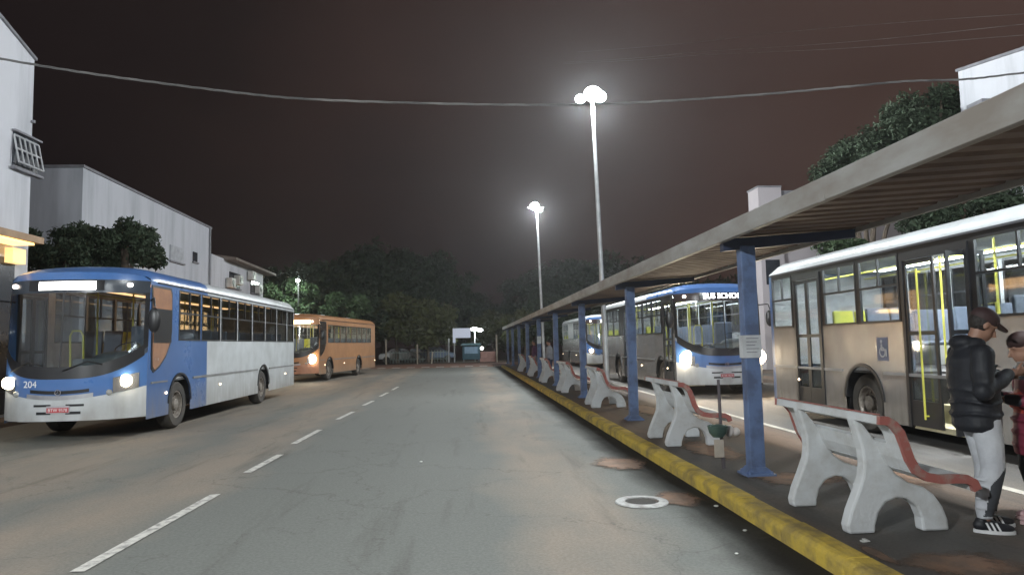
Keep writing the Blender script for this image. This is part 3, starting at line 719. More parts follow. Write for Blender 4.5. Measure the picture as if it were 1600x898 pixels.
bus('city_bus', (8.55, 41.5, 0), 0, 'farthest city bus on the right, small headlight glow between the canopy posts',
    lambda y, z: 0 if z < 1.83 else 1, [silver, black, bwhite, blue], L=11.0, wins_l=LW[:6], wins_r=RW2[:5], doors=((.85, 1.75, 0),), lit=.4, sign='blank', signcol=(.5, .5, .5), roof_zone=lambda y: 2, front=fs, headw=60, headcol=(1, .9, .75), skirt=.28, wheels=(2.4, 7.6), detail=False)

# ------------------------------------------------------------------ canopy
canopy = empty('bus_shelter', (0, 0, 0), label='long platform shelter with ribbed roof and grey fascia on blue posts', cat='shelter')
YE = 53.2; YS = -8
fasc = mat('fascia_grey', (.42, .42, .41), .6, .1, col2=(.28, .25, .22), scale=3, stretch=(1, .35, 1), detail=10, bump=.4, bscale=3)
b = MB(); b.prism([(2.83, 2.69), (2.90, 2.69), (2.90, 2.72), (2.87, 2.73), (2.87, 2.86), (2.81, 2.87)], YS, YE)
b.build('fascia', fasc, canopy, bevel=.006)
yj = YS+1.2; rj = random.Random(5)
while yj < YE:                                  # overlapping sheet joints and end caps along the fascia
    b = MB(); b.box(2.822, 2.829, yj, yj+.09, 2.684+rj.uniform(0, .004), 2.873+rj.uniform(-.003, .004)); b.build('fascia_joint', fasc, canopy); yj += rj.uniform(2.6, 3.2)
b = MB(); b.prism([(4.46, 2.80), (4.50, 2.80), (4.50, 2.93), (4.46, 2.93)], YS, YE); b.build('rear_fascia', fasc, canopy)
deck = mat('deck_sheet', (.17, .115, .085), .7, 0, col2=(.11, .075, .06), scale=2)
b = MB()
y = YS
while y < YE:       # trapezoid ribs running across the roof
    z0, z1 = 2.75, 2.85; d = .03
    b.hexa([(2.87, y, z0), (4.46, y, z1), (4.46, y+.14, z1), (2.87, y+.14, z0), (2.87, y, z0+.004), (4.46, y, z1+.004), (4.46, y+.14, z1+.004), (2.87, y+.14, z0+.004)])
    b.face([(2.87, y+.14, z0), (4.46, y+.14, z1), (4.46, y+.17, z1+d), (2.87, y+.17, z0+d)])
    b.face([(2.87, y+.17, z0+d), (4.46, y+.17, z1+d), (4.46, y+.25, z1+d), (2.87, y+.25, z0+d)])
    b.face([(2.87, y+.25, z0+d), (4.46, y+.25, z1+d), (4.46, y+.28, z1), (2.87, y+.28, z0)])
    y += .28
b.build('roof_sheet', deck, canopy, fix=False)
pblue = mat('post_blue', (.12, .18, .33), .55, 0, col2=(.085, .115, .20), scale=5, detail=10, lo=.36, hi=.55, bump=.2, bscale=10)
dblue = mat('beam_blue', (.035, .05, .10), .5)
for k in range(-1, 9):
    y = 7.70+5.65*k
    b = MB(); b.box(3.09, 3.26, y-.07, y+.07, .16, 2.66)
    po = b.build('post', pblue, canopy, bevel=.012)
    b = MB(); b.box(3.02, 3.34, y-.15, y+.15, .13, .155); b.prism([(3.02, .155), (3.34, .155), (3.26, .22), (3.09, .22)], y-.09, y+.09)
    for (dx, dy) in ((-.12, -.12), (.12, -.12), (-.12, .12), (.12, .12)): b.lathe((3.18+dx, y+dy, .155), (0, 0, 1), [(.014, 0), (.014, .025), (0, .025)], 6)
    b.build('base_plate', pblue, po)
    b = MB(); b.hexa([(2.90, y-.05, 2.60), (4.44, y-.05, 2.74), (4.44, y+.05, 2.74), (2.90, y+.05, 2.60), (2.90, y-.05, 2.735), (4.44, y-.05, 2.835), (4.44, y+.05, 2.835), (2.90, y+.05, 2.735)])
    b.build('cantilever_beam', dblue, canopy)
p = xp(1168, 541, 3.16)
b = MB(); b.box(-.105, .095, -.006, .0, -.125, .125)
nt_ = tag(b.build('notice', mat('paper_grey', (.62, .64, .66), .6), loc=(3.175, 7.70-.072, p.z)), 'pale paper notice wrapped round the nearest blue shelter post', 'notice')
b = MB(); b.box(-.11, -.1055, -.006, .11, -.125, .125); o = b.build('side_fold', mat('paper_grey', (0, 0, 0)), nt_)
for i in range(5):
    b = MB(); b.box(-.075, .065-.02*(i % 3), -.009, -.006, .085-i*.038, .095-i*.038); b.build('text_line', mat('faint_ink', (.3, .3, .33), .7), nt_)
y4 = 7.70+5.65*3
b = MB(); b.box(-.09, .09, -.006, 0, -.16, .16); tag(b.build('notice', mat('paper_pale', (.7, .75, .75), .6), loc=(3.175, 7.70+5.65*4-.072, 1.75)), 'small pale notice on a far blue shelter post', 'notice')

# ------------------------------------------------------------------ benches
conc = mat('bench_concrete', (.62, .64, .65), .85, col2=(.50, .50, .49), scale=4.5, bump=.2, bscale=40, lo=.33, hi=.55, detail=8)
redp = mat('bench_red_paint', (.36, .12, .10), .75, col2=(.34, .22, .19), scale=9, lo=.38, hi=.5, detail=9)
def make_bench():
    root = empty('concrete_bench', (0, 0, 0))
    # support outline in (x,z); x grows towards the seat side
    sup = [(-.155, 0), (-.165, .06), (-.13, .17), (-.07, .30), (-.02, .42), (-.005, .52), (-.012, .62), (-.04, .74), (-.075, .86), (-.045, .885), (.02, .80), (.12, .66), (.17, .55),
           (.24, .44), (.34, .37), (.46, .33), (.54, .27), (.60, .18), (.635, .08), (.64, 0), (.43, 0), (.425, .10), (.39, .19), (.32, .245), (.24, .255), (.15, .225), (.09, .15), (.06, .06), (.055, 0)]
    for y in (.40, 1.30):
        b = MB(); b.prism(sup, y-.055, y+.055); b.build('support', conc, root, bevel=.018)
    # S-curved slab: centre line from the top rail down to the front roll
    cl = [(-.07, .885), (-.01, .88), (.04, .85), (.085, .79), (.115, .70), (.145, .60), (.19, .52), (.26, .475), (.36, .455), (.47, .455), (.56, .45), (.615, .42), (.635, .37)]
    def slab(i0, i1, y0, y1, t=.05):
        b_ = MB(); pts_ = cl[i0:i1+1]; up_, dn = [], []
        for i, (x, z) in enumerate(pts_):
            a = pts_[max(i-1, 0)]; c = pts_[min(i+1, len(pts_)-1)]; d = Vector((c[0]-a[0], c[1]-a[1])).normalized(); nrm = Vector((-d.y, d.x))
            up_.append((x+nrm.x*t/2, z+nrm.y*t/2)); dn.append((x-nrm.x*t/2, z-nrm.y*t/2))
        for i in range(len(pts_)-1):
            b_.prism([up_[i], up_[i+1], dn[i+1], dn[i]], y0, y1)
        return b_
    def join(*bs):
        r_ = MB()
        for q in bs:
            o_ = len(r_.v); r_.v += q.v; r_.f += [tuple(i+o_ for i in f) for f in q.f]; r_.m += q.m
        return r_
    Ln = 1.72
    join(slab(6, 12, .042, Ln-.042)).build('seat', conc, root)
    join(slab(0, 2, .042, Ln-.042, .06), slab(2, 6, .042, .2), slab(2, 6, Ln-.2, Ln-.042)).build('backrest', conc, root)
    join(slab(4, 6, .2, Ln-.2)).build('lower_back', conc, root)
    for y in (0, Ln-.04):
        slab(0, 12, y, y+.04, .062).build('painted_edge', redp, root)
    b = MB(); b.box(-.06, -.035, .05, Ln-.06, .918, .926); b.build('painted_top', redp, root)
    return root
bench = make_bench()
by = [(3.03, 4.93, 'nearest white concrete bench with red edge, beside the man in white trousers'), (2.97, 9.52, 'white concrete bench just beyond the nearest blue post and the thin bin stand'), (2.98, 15.6, 'third white concrete bench from the front, just behind the second blue post'), (3.0, 20.6, 'fourth white concrete bench from the front, between blue posts'),
      (3.0, 26.2, 'small far white bench, fifth from the front'), (3.0, 31.6, 'small far white bench, sixth from the front'), (3.0, 37.2, 'farthest white bench near the end of the shelter')]
for i, (x, y, lb) in enumerate(by):
    o = bench if i == 0 else copy_tree(bench)
    o.location = (x, y, .13); o.rotation_euler = (0, 0, R([0, 1, -1, 2, 0, -1, 1][i]))
    tag(o, lb, 'bench', 'concrete benches along the platform')

# bin stand by the first post
p = gp(1131, 731, .13)
bs = empty('bin_stand', (p.x, p.y, .13), label='thin dark steel stand with a small crumpled basket and paper beside the nearest post', cat='bin stand')
b = MB(); b.tube([(0, 0, 0), (-.015, 0, .40), (-.02, 0, 1.02)], [.022, .02, .018], 8); b.build('stem', mat('rusty_steel', (.13, .11, .12), .55, .4), bs)
b = MB(); b.lathe((-.06, -.02, .36), (0, 0, 1), [(.06, 0), (.10, .05), (.12, .13), (.105, .135), (.07, .03)], 18); b.ell((-.05, -.02, .46), (.10, .09, .05)); b.build('basket', mat('green_metal', (.12, .20, .17), .35, .4), bs, smooth=True)
b = MB(); b.box(-.13, -.02, -.09, -.075, .14, .34); b.build('hanging_paper', mat('cup_cream', (.55, .48, .40), .6), bs)
b = MB(); b.ell((.09, .02, .42), (.055, .05, .07)); b.ell((.17, .02, .41), (.05, .04, .05)); b.build('paper_cup', mat('cup_white', (.66, .60, .56), .6), bs, smooth=True)

# ------------------------------------------------------------------ lamp posts
galv = mat('galvanised_pole', (.42, .43, .44), .5, .5)
bulb = emi('floodlight_glass', (.92, 1.0, 1.0), 60)
def lamp_post(x, y, h, label, heads, tilt=0, power=LAMP_W, group='tall floodlight poles in the station'):
    rt = empty('lamp_post', (x, y, .13), label=label, cat='lamp post', group=group)
    b = MB(); b.tube([(0, 0, 0), (tilt*.5, 0, h*.5), (tilt, 0, h)], [.095, .075, .05], 12); b.build('pole', galv, rt, smooth=True)
    b = MB(); b.lathe((0, 0, 0), (0, 0, 1), [(.2, 0), (.2, .02), (.1, .03), (.1, .2)], 16); b.build('base_flange', galv, rt)
    b = MB(); b.tube([(tilt-.55, 0, h-.02), (tilt+.45, 0, h-.02)], .03, 8); b.build('crossarm', galv, rt)
    for (dx, dy, dz, r_) in heads:
        b = MB(); b.ell((0, .02, .1), (r_*.9, r_*.5, r_*.55), nu=14, nv=8); hd = b.build('floodlight', mat('lamp_housing', (.25, .26, .27), .5, .3), rt, loc=(tilt+dx, dy, h+dz), smooth=True)
        b = MB(); b.ell((0, -.04, 0), (r_, r_*.75, r_*.85), nu=16, nv=10); b.build('lens', bulb, hd, smooth=True)
        if power: light('lamp_light', 'POINT', hd, (0, -.1, -r_-.12), power/len(heads), COOL, size=.12)
    return rt
def lp(px, Y): return at(px, 500, Y)
x1 = at(946, 500, 23.4).x
lamp_post(x1, 23.4, 9.9, 'taller nearer lamp post with three white glaring floodlights above the shelter', [(-.42, 0, -.1, .17), (.02, 0, .08, .3), (.26, 0, -.02, .22)], tilt=-.22)
x2 = at(849, 500, 42.5).x
lamp_post(x2, 42.5, 9.8, 'farther lamp post with a single round white glare and one tiny head', [(-.12, 0, .05, .27), (.22, 0, -.18, .13)], tilt=-.25)
lamp_post(4.7, 4.3, 9.9, 'nearest floodlight pole standing behind the shelter roof, out of the picture above', [(-.42, 0, -.1, .17), (.02, 0, .08, .3), (.26, 0, -.02, .22)])
lamp_post(4.7, -14.8, 9.9, 'floodlight pole behind the viewer', [(-.42, 0, -.1, .17), (.02, 0, .08, .3), (.26, 0, -.02, .22)], power=9000)
lamp_post(-10.9, -7.0, 8.0, 'added fill lamp on the left pavement, unseen behind the viewer', [(.3, 0, 0, .25)], power=8000)  # unseen lamp added to brighten the faces turned to the camera

# ------------------------------------------------------------------ buildings
wallw = mat('white_render', (.52, .53, .57), .85, col2=(.36, .37, .40), scale=1.6, bump=.2, bscale=12, lo=.30, hi=.55, stretch=(1, 1, .12), detail=9)
wallw2 = mat('grey_render', (.46, .48, .53), .85, col2=(.34, .36, .40), scale=1.3, bump=.2, lo=.32, hi=.55, stretch=(1, 1, .12), detail=9)
wallp = mat('pinkish_render', (.40, .37, .39), .85, col2=(.40, .37, .39), scale=.7)
dark = mat('dark_window', (.03, .035, .045), .2)
capm = mat('parapet_grey', (.20, .20, .22), .8)
steel = mat('window_steel', (.30, .31, .33), .5, .3)
# A: left edge, white gabled wall
A = empty('building', (-11.0, 18.45, 0), label='tall white building at the left edge with a barred tilted window and warm lit entrance', cat='building')
def ztop(y): return 9.17+(18.45-y)*.12
b = MB(); b.prism([(0, 0), (-22, 0), (-22, 8+3), (-6, 11.2), (0, ztop(18.45))], 0, -9, 'x')
w_ = b.build('wall', wallw, A)
b = MB(); b.hexa([(-9, .04, 9.17), (.05, .04, 9.17), (.05, -6, 11.2), (-9, -6, 11.2), (-9, .04, 9.24), (.05, .04, 9.24), (.05, -6, 11.27), (-9, -6, 11.27)]); b.build('roof_edge', capm, A)
p0, p1 = xp(20, 205, -11), xp(57, 275, -11)
ly0, ly1, lz0, lz1 = p0.y-18.45, p1.y-18.45, min(p0.z, p1.z), max(p0.z, p1.z)
b = MB(); b.box(.003, .02, ly0, ly1, lz0, lz1); wn = b.build('window', dark, A)
b = MB()
sill = .05
for i in range(6):
    yy = ly0+(ly1-ly0)*i/5; b.tube([(.03, yy, lz1-.08), (.17, yy, lz0+.12)], .022, 6)
for t in (0, .5, 1): b.tube([(.03+.14*t, ly0, lz1-.08-(lz1-lz0-.2)*t), (.03+.14*t, ly1, lz1-.08-(lz1-lz0-.2)*t)], .025, 6)
b.build('tilted_sash', mat('pale_sash', (.42, .43, .45), .5), wn)
b = MB(); b.box(.02, .14, ly0-.08, ly1+.08, lz0-.07, lz0); b.box(.02, .10, ly0-.05, ly1+.05, lz1, lz1+.05); b.build('sill', capm, wn)
p0 = xp(50, 190, -11); b = MB(); b.box(.003, .09, p0.y-18.45, -.08, p0.z-.05, p0.z+.02); b.build('ledge', capm, A)
# warm lit entrance canopy
pz = xp(30, 384, -11).z
b = MB(); b.box(.003, .7, -6, -.55, pz, pz+.16); b.build('entrance_awning', mat('awning_wood', (.35, .22, .12), .6), A)
b = MB(); b.box(.1, .62, -5.6, -.8, pz-.06, pz-.004); b.build('awning_light', emi('warm_tube', (1, .62, .22), 2.2), A)
b = MB(); b.box(.004, .03, -5, -.55, .2, pz-.35); b.build('shopfront', dark, A)
b = MB(); b.box(.03, .22, -.95, -.45, pz-.48, pz-.12); b.build('lit_sign_box', emi('warm_sign', (1, .66, .28), 1.1), A)
light('awning_glow', 'AREA', A, (.9, -3, pz-.2), 8, (1, .65, .3), (0, 0, 0), 1.0)
# B: long white hall
Bx = -14.0
yb0, yb1 = xp(130, 262, Bx).y, xp(330, 358, Bx).y
zb0, zb1 = xp(130, 262, Bx).z, xp(330, 358, Bx).z
Bd = empty('building', (Bx, yb0, 0), label='long plain pale grey hall with sloping parapet behind the blue bus', cat='building')
Lb = yb1-yb0
b = MB(); b.hexa([(-16, 0, 0), (0, 0, 0), (0, Lb, 0), (-16, Lb, 0), (-16, 0, zb0), (0, 0, zb0), (0, Lb, zb1), (-16, Lb, zb1)]); b.build('wall', wallw2, Bd)
b = MB(); b.hexa([(-16.05, -.06, zb0), (.06, -.06, zb0), (.06, Lb+.02, zb1), (-16.05, Lb+.02, zb1), (-16.05, -.06, zb0+.10), (.06, -.06, zb0+.10), (.06, Lb+.02, zb1+.10), (-16.05, Lb+.02, zb1+.10)]); b.build('parapet_cap', capm, Bd)
def wallwin(parent, X, Y0, px0, py0, px1, py1, m=dark, name='window'):
    a, c = xp(px0, py0, X), xp(px1, py1, X); f = MB()
    z0_, z1_ = sorted((a.z, c.z)); f.box(.003, .05, a.y-Y0, c.y-Y0, z0_, z1_); w = f.build(name, m, parent)
    f = MB(); f.box(.003, .12, a.y-Y0-.08, c.y-Y0+.08, z0_-.08, z0_-.003); f.build('sill', capm, w)
    return w
wallwin(Bd, Bx, yb0, 265, 382, 285, 412, mat('pale_shutter', (.40, .42, .46), .6), 'shutter')
wallwin(Bd, Bx, yb0, 301, 393, 307, 410)
b = MB(); b.tube([(.06, .35, .3), (.06, .35, zb0-2.2)], .05, 8); b.tube([(.06, Lb-.3, .2), (.06, Lb-.3, zb1)], .05, 8); b.build('downpipe', mat('pipe_grey', (.22, .23, .25), .6), Bd)
def lit_windows(par, spots):  # unseen shop glazing, made tall so its glow shows through the bus
    for ya, e_ in spots:
        b = MB(); b.box(.004, .06, ya, ya+2.2, 1.0, 5.0); f_ = b.build('shop_window', mat('shop_frame', (.12, .08, .05), .5), par)
        for k_ in range(2):
            for z_ in (1.08, 3.08):
                b = MB(); b.box(.062, .07, ya+.08+1.06*k_, ya+1.06+1.06*k_, z_, z_+1.85); b.build('lit_glass', emi('lit_shop%d' % int(e_*100), (1, .56, .24), e_), f_)
lit_windows(Bd, ((5.4, 2.6), (7.9, 3.0), (10.4, 2.0)))
light('shop_glow', 'AREA', Bd, (.3, 6.5, 2.6), 260, (1, .62, .3), (0, R(-65), 0), 1.0, size_y=11)
# C: lower house with eaves
yc0, yc1 = yb1+.1, xp(411, 430, Bx).y
Cd = empty('building', (Bx, yc0, 0), label='lower pale house with overhanging eaves, dark framed windows and air conditioners', cat='building')
zc0, zc1 = xp(335, 398, Bx).z, xp(411, 432, Bx).z
Lc = yc1-yc0
b = MB(); b.hexa([(-12, 0, 0), (0, 0, 0), (0, Lc, 0), (-12, Lc, 0), (-12, 0, zc0), (0, 0, zc0), (0, Lc, zc0-.1), (-12, Lc, zc0-.1)]); b.build('wall', wallw, Cd)
lit_windows(Cd, ((.8, 1.5), (3.4, 1.2)))
ye = xp(350, 400, Bx).y-yc0
b = MB(); b.hexa([(-12, ye, zc0+.02), (.7, ye, zc0-.1), (.7, Lc+.8, zc0-.2), (-12, Lc+.8, zc0-.08), (-12, ye, zc0+2), (.7, ye, zc0+.05), (.7, Lc+.8, zc0-.05), (-12, Lc+.8, zc0+1.9)]); b.build('roof', mat('eave_tile', (.20, .17, .15), .8), Cd)
for (x0, y0, x1_, y1) in ((358, 424, 374, 452), (391, 438, 404, 460)):
    w = wallwin(Cd, Bx, yc0, x0, y0, x1_, y1)
for (px, py) in ((355, 442), (367, 438), (388, 431), (399, 452)):
    a = xp(px, py, Bx); b = MB(); b.box(.07, .4, a.y-yc0-.4, a.y-yc0+.4, a.z-.28, a.z+.28); ac = b.build('air_conditioner', mat('ac_white', (.55, .55, .53), .5), Cd, bevel=.02)
    b = MB(); b.lathe((.402, a.y-yc0-.08, a.z), (1, 0, 0), [(.2, 0), (.2, .01), (.17, .01), (.05, .012), (0, .012)], 18); b.build('fan', black, ac)
# right-hand buildings
pr = xp(1497, 112, 14.5); pr2 = xp(1600, 78, 14.5)
D = empty('building', (14.5, pr.y, 0), label='white gabled building at the upper right behind the tree', cat='building')
sl = (pr2.z-pr.z)/(pr2.y-pr.y)
b = MB(); b.prism([(0, 0), (-14, 0), (-14, pr.z-14*sl*.5), (-7, pr.z-7*sl), (0, pr.z)], 0, 10, 'x'); b.build('wall', wallw, D)
b = MB(); b.hexa([(-.05, .04, pr.z), (10, .04, pr.z), (10, -7, pr.z-7*sl), (-.05, -7, pr.z-7*sl), (-.05, .04, pr.z+.08), (10, .04, pr.z+.08), (10, -7, pr.z-7*sl+.08), (-.05, -7, pr.z-7*sl+.08)]); b.build('roof_edge', capm, D)
a = xp(1536, 168, 14.5); b = MB(); b.box(-.25, -.003, a.y-pr.y-.3, a.y-pr.y+.3, a.z-.2, a.z+.15); b.build('wall_lamp_box', capm, D)
q0 = at(1184, 293, 33); q1 = at(1220, 290, 33)
E = empty('building', (q0.x, 33, 0), label='pale pinkish block with a square tower top behind the shelter', cat='building')
zt = q0.z
b = MB(); b.box(0, q1.x-q0.x, 0, 1.2, 0, zt); b.build('tower_wall', wallp, E)
q2 = at(1262, 290, 33); b = MB(); b.box(q1.x-q0.x+.004, q2.x-q0.x+6, .3, 1.6, 0, zt-.35); b.build('rear_wall', wallp, E)
b = MB(); b.box(q1.x-q0.x+.006, q2.x-q0.x+6.1, .25, 1.65, zt-.35, zt-.1); b.box(-.04, q1.x-q0.x+.002, -.05, 1.25, zt, zt+.08); b.build('parapet_cap', capm, E)
b = MB(); b.box(.2, .9, -.03, -.003, 4.2, 5.4); b.build('window', dark, E)

# ------------------------------------------------------------------ trees
leafd = mat('dark_foliage', (.035, .055, .03), .7, col2=(.02, .03, .016), scale=1.5, spec=.3)
leafm = mat('green_foliage', (.055, .09, .038), .6, col2=(.03, .05, .025), scale=1.5, spec=.3)
leafy = mat('yellowish_foliage', (.06, .065, .025), .6, col2=(.05, .06, .02), scale=1.5, spec=.3)
bark = mat('bark', (.10, .075, .055), .9, col2=(.05, .04, .03), scale=6, bump=.5)
def tree(x, y, h, cr, label, m=leafd, n=5000, leaf=.16, group=None, trunk_h=None, seed=0, zr=.75, base=.13, cat='tree', name='tree'):
    rd = random.Random(seed*17+int(x*10)+int(y*7))
    rt = empty(name, (x, y, base), label=label, cat=cat, group=group)
    th = trunk_h if trunk_h is not None else h-cr*zr*1.5
    b = MB(); b.tube([(0, 0, 0), (rd.uniform(-.1, .1), 0, th*.5), (rd.uniform(-.2, .2), rd.uniform(-.2, .2), th), (0, 0, th+cr*.5)], [h*.03, h*.024, h*.02, h*.009], 9)
    blobs = []
    for i in range(int(14+cr*5)):
        a = rd.uniform(0, 2*PI); rad = cr*math.sqrt(rd.random())*.72; hz = h-cr*zr+rd.uniform(-.75, .8)*cr*zr*(1-rad/cr*.55)
        br = cr*rd.uniform(.15, .34); hz = min(hz, h-br*.7); blobs.append((Vector((math.cos(a)*rad, math.sin(a)*rad, hz)), br))
        if i < 8:
            e_ = blobs[-1][0]; b.tube([(0, 0, th*.85), (e_.x*.45, e_.y*.45, th+(e_.z-th)*.5), tuple(e_)], [h*.012, h*.008, h*.003], 6)
    b.build('trunk', bark, rt, smooth=True)
    v, f = [], []
    tw = sum(q[1]**2 for q in blobs)
    for (c, br) in blobs:
        for _ in range(int(n*br*br/tw)):
            d = Vector((rd.gauss(0, 1), rd.gauss(0, 1), rd.gauss(0, 1))).normalized()
            r_ = br*(rd.random()**.45)*(1+rd.uniform(-.1, .22)); p_ = c+Vector((d.x*r_, d.y*r_, d.z*r_*.75))
            nn = Vector((rd.gauss(0, 1), rd.gauss(0, 1), rd.gauss(.6, 1))).normalized(); t = nn.orthogonal().normalized(); w = nn.cross(t)
            an = rd.uniform(0, 6.28); t, w = t*math.cos(an)+w*math.sin(an), w*math.cos(an)-t*math.sin(an)
            s_ = leaf*rd.uniform(.6, 1.3); bb = len(v)
            v += [tuple(p_-t*s_), tuple(p_+w*s_*.42+nn*s_*.08), tuple(p_+t*s_), tuple(p_-w*s_*.42+nn*s_*.08)]; f.append((bb, bb+1, bb+2, bb+3))
    me = bpy.data.meshes.new('crown'); me.from_pydata(v, [], f); me.materials.append(m)
    o = bpy.data.objects.new('crown', me); C.objects.link(o); o.parent = rt
    return rt
# left, in front of the hall
for i, (px, py, Y, cr, lb) in enumerate(((95, 335, 23.5, 1.5, 'dark leafy tree between the left building and the hall'), (200, 342, 24.0, 1.35, 'rounded leafy tree before the pale hall, right of its neighbour'), (145, 368, 23.5, 1.2, 'lower leafy tree between two taller ones before the hall'))):
    q = at(px, py, Y); tree(q.x, Y, q.z-.13, cr, lb, leafd, 9000, .085, 'trees before the hall', seed=i)
# right, behind the shelter
q = at(1435, 115, 20.5); tree(q.x, 20.5, q.z+.1, 2.3, 'tall dark tree beside the white gabled building at upper right', leafd, 20000, .085, 'trees behind the busway', seed=11, trunk_h=3.2, zr=1.0)
q = at(1345, 215, 23.5); tree(q.x, 23.5, q.z+.1, 1.9, 'mid height tree left of the tall dark tree at upper right', leafd, 14000, .08, 'trees behind the busway', seed=12, trunk_h=3)
q = at(1510, 318, 17.0); tree(q.x+.8, 17.5, 5.9, 2.2, 'low spreading tree seen under the shelter roof above the silver bus', leafd, 16000, .08, 'trees behind the busway', seed=13, trunk_h=2.6)
q = at(1310, 385, 21.0); tree(q.x, 21.0, q.z+.4, 1.5, 'small bright green tree just above the roof of the silver bus', leafm, 11000, .075, 'trees behind the busway', seed=14, trunk_h=2.2)
# far wood
far = [(452, 405, 66, 4.0), (500, 400, 74, 5.0), (560, 392, 78, 5.5), (598, 372, 80, 6.0), (650, 386, 82, 5.5), (695, 412, 82, 5), (742, 455, 88, 5), (560, 450, 66, 3.5), (620, 450, 68, 4), (668, 470, 67, 3.4),
       (800, 462, 88, 4), (836, 425, 84, 5), (880, 398, 82, 6), (940, 390, 80, 6), (1000, 400, 78, 6), (1070, 415, 74, 6), (1130, 420, 70, 5), (770, 480, 78, 3.4), (820, 470, 70, 3.4), (870, 455, 68, 4), (905, 450, 66, 4)]
import colorsys
words = ['leftmost far tree behind the low house eaves', 'broad far tree above the orange bus', 'far tree left of the tallest crown', 'tallest dark crown of the far trees', 'far tree just right of the tallest crown', 'far tree sloping down towards the road end', 'lowest far tree beyond the road end', 'shorter tree above the rear of the orange bus', 'shorter front tree behind the crossing, left of the two', 'shorter front tree nearest the far white board',
         'small dark tree just left of the farther lamp post', 'dark tree behind the farther lamp post', 'broad far tree between the two lamp posts', 'far tree behind the taller lamp post', 'far tree right of the taller lamp post', 'far tree seen over the second right-hand bus', 'rightmost far tree beside the pinkish block', 'low tree directly above the far lit board', 'low tree at the far end of the shelter', 'mid height tree at the end of the shelter roof', 'mid height tree left of the taller lamp post']
for i, (px, py, Y, cr) in enumerate(far):
    q = at(px, py, Y); tree(q.x, Y, q.z, cr, words[i], leafy if i in (8, 9, 17, 18) else leafd, 5200, .36 if cr > 4.5 else .28, 'trees beyond the far crossing', seed=30+i, base=0)
# left tree lit by a street lamp
q = at(470, 440, 56)
tree(q.x-1.2, 57.5, q.z+.6, 2.9, 'green tree lit from within by a street lamp above the orange bus', leafm, 9000, .2, seed=77, base=0)
tree(q.x+3.0, 58.5, q.z-.3, 2.6, 'tree right of the lamp lit one, its leaf edges catching light', leafm, 7000, .2, seed=78, base=0)
sl_ = empty('street_lamp', (q.x, 55.2, 0), label='single white street lamp glowing among tree leaves above the orange bus', cat='street lamp')
b = MB(); b.tube([(0, 0, 0), (0, 0, q.z-.2), (0, -.2, q.z)], [.08, .06, .04], 8); b.build('pole', mat('dark_pole', (.05, .05, .05), .7), sl_)
b = MB(); b.ell((0, 0, 0), (.17, .17, .13), nu=12, nv=8); b.build('lamp_head', emi('far_lamp', (.95, 1, .95), 25), sl_, loc=(0, -.2, q.z))
light('lamp_light', 'POINT', sl_, (0, -.9, q.z-.1), 500, (.85, 1, .9), size=.15)

# ------------------------------------------------------------------ far end of the road
def at_ground(px, Y): return at(px, 540, Y).x
Y0 = 66
sb = empty('sign_board', (at_ground(722, Y0), Y0, 0), label='white rectangular board on two posts beyond the crossing', cat='sign board')
b = MB(); b.box(-.85, .8, -.05, .05, 2.25, 3.15); b.box(-.85, -.6, -.05, .05, 1.8, 2.25); b.build('board', emi('glowing_board', (.75, .82, 1), .24), sb)  # board surface has a weak glow of its own
b = MB(); b.tube([(-.72, .08, 0), (-.72, .08, 3.1)], .06, 8); b.build('post', galv, sb); b = MB(); b.tube([(-1.25, .08, 0), (-1.25, .08, 2.2)], .07, 8); b.build('post', galv, sb)
s2 = empty('street_lamp', (at_ground(742, 68), 68, 0), label='bright white lamp right behind the far white board', cat='street lamp')
zz = at(742, 514, 68).z
b = MB(); b.tube([(0, 0, 0), (0, 0, zz-.1)], .06, 8); b.build('pole', galv, s2)
b = MB(); b.ell((0, 0, 0), (.4, .2, .17), nu=12, nv=8); b.ell((.5, 0, -.1), (.3, .15, .15), nu=12, nv=8); b.build('lamp_head', emi('far_lamp2', (.95, 1, 1), 14), s2, loc=(0, 0, zz))
light('lamp_light', 'POINT', s2, (0, -.5, zz-.4), 260, (.9, 1, 1), size=.2)
kx = at_ground(736, 65)
kk = empty('street_kiosk', (kx, 64.6, 0), label='small blue-green covered stall under the far white lamp', cat='kiosk')
b = MB(); b.box(-.8, .8, 0, 1.4, .25, 1.55); b.build('body', mat('kiosk_teal', (.035, .09, .12), .8), kk, bevel=.05)
b = MB(); b.prism([(-.95, 1.56), (.95, 1.56), (.8, 1.72), (-.8, 1.72)], -.35, 1.5); b.build('awning', mat('kiosk_awning', (.12, .25, .28), .6), kk)
b = MB(); b.box(-.6, .6, -.02, -.003, .8, 1.4); b.build('counter_opening', mat('kiosk_blue', (.12, .24, .36), .4), kk)
b = MB(); b.ell((0, 0, 0), (.16, .1, .16), nu=10, nv=6); b.build('lantern', emi('small_lamp', (1, .97, .9), 6), kk, loc=(.98, -.1, 1.25))
for s_ in (-.7, .7):
    b = MB(); b.box(s_-.05, s_+.05, .1, 1.3, 0, .25); b.build('leg', black, kk)
lwx = at_ground(763, 65)
b = MB(); b.box(-.8, .8, 0, .5, 0, .35); b.box(-.75, .75, .05, .45, .35, .95); tag(b.build('planter_wall', mat('pink_render', (.35, .20, .17), .8), loc=(lwx, 64.4, 0), bevel=.04), 'low pinkish planter wall right of the blue-green stall', 'low wall')
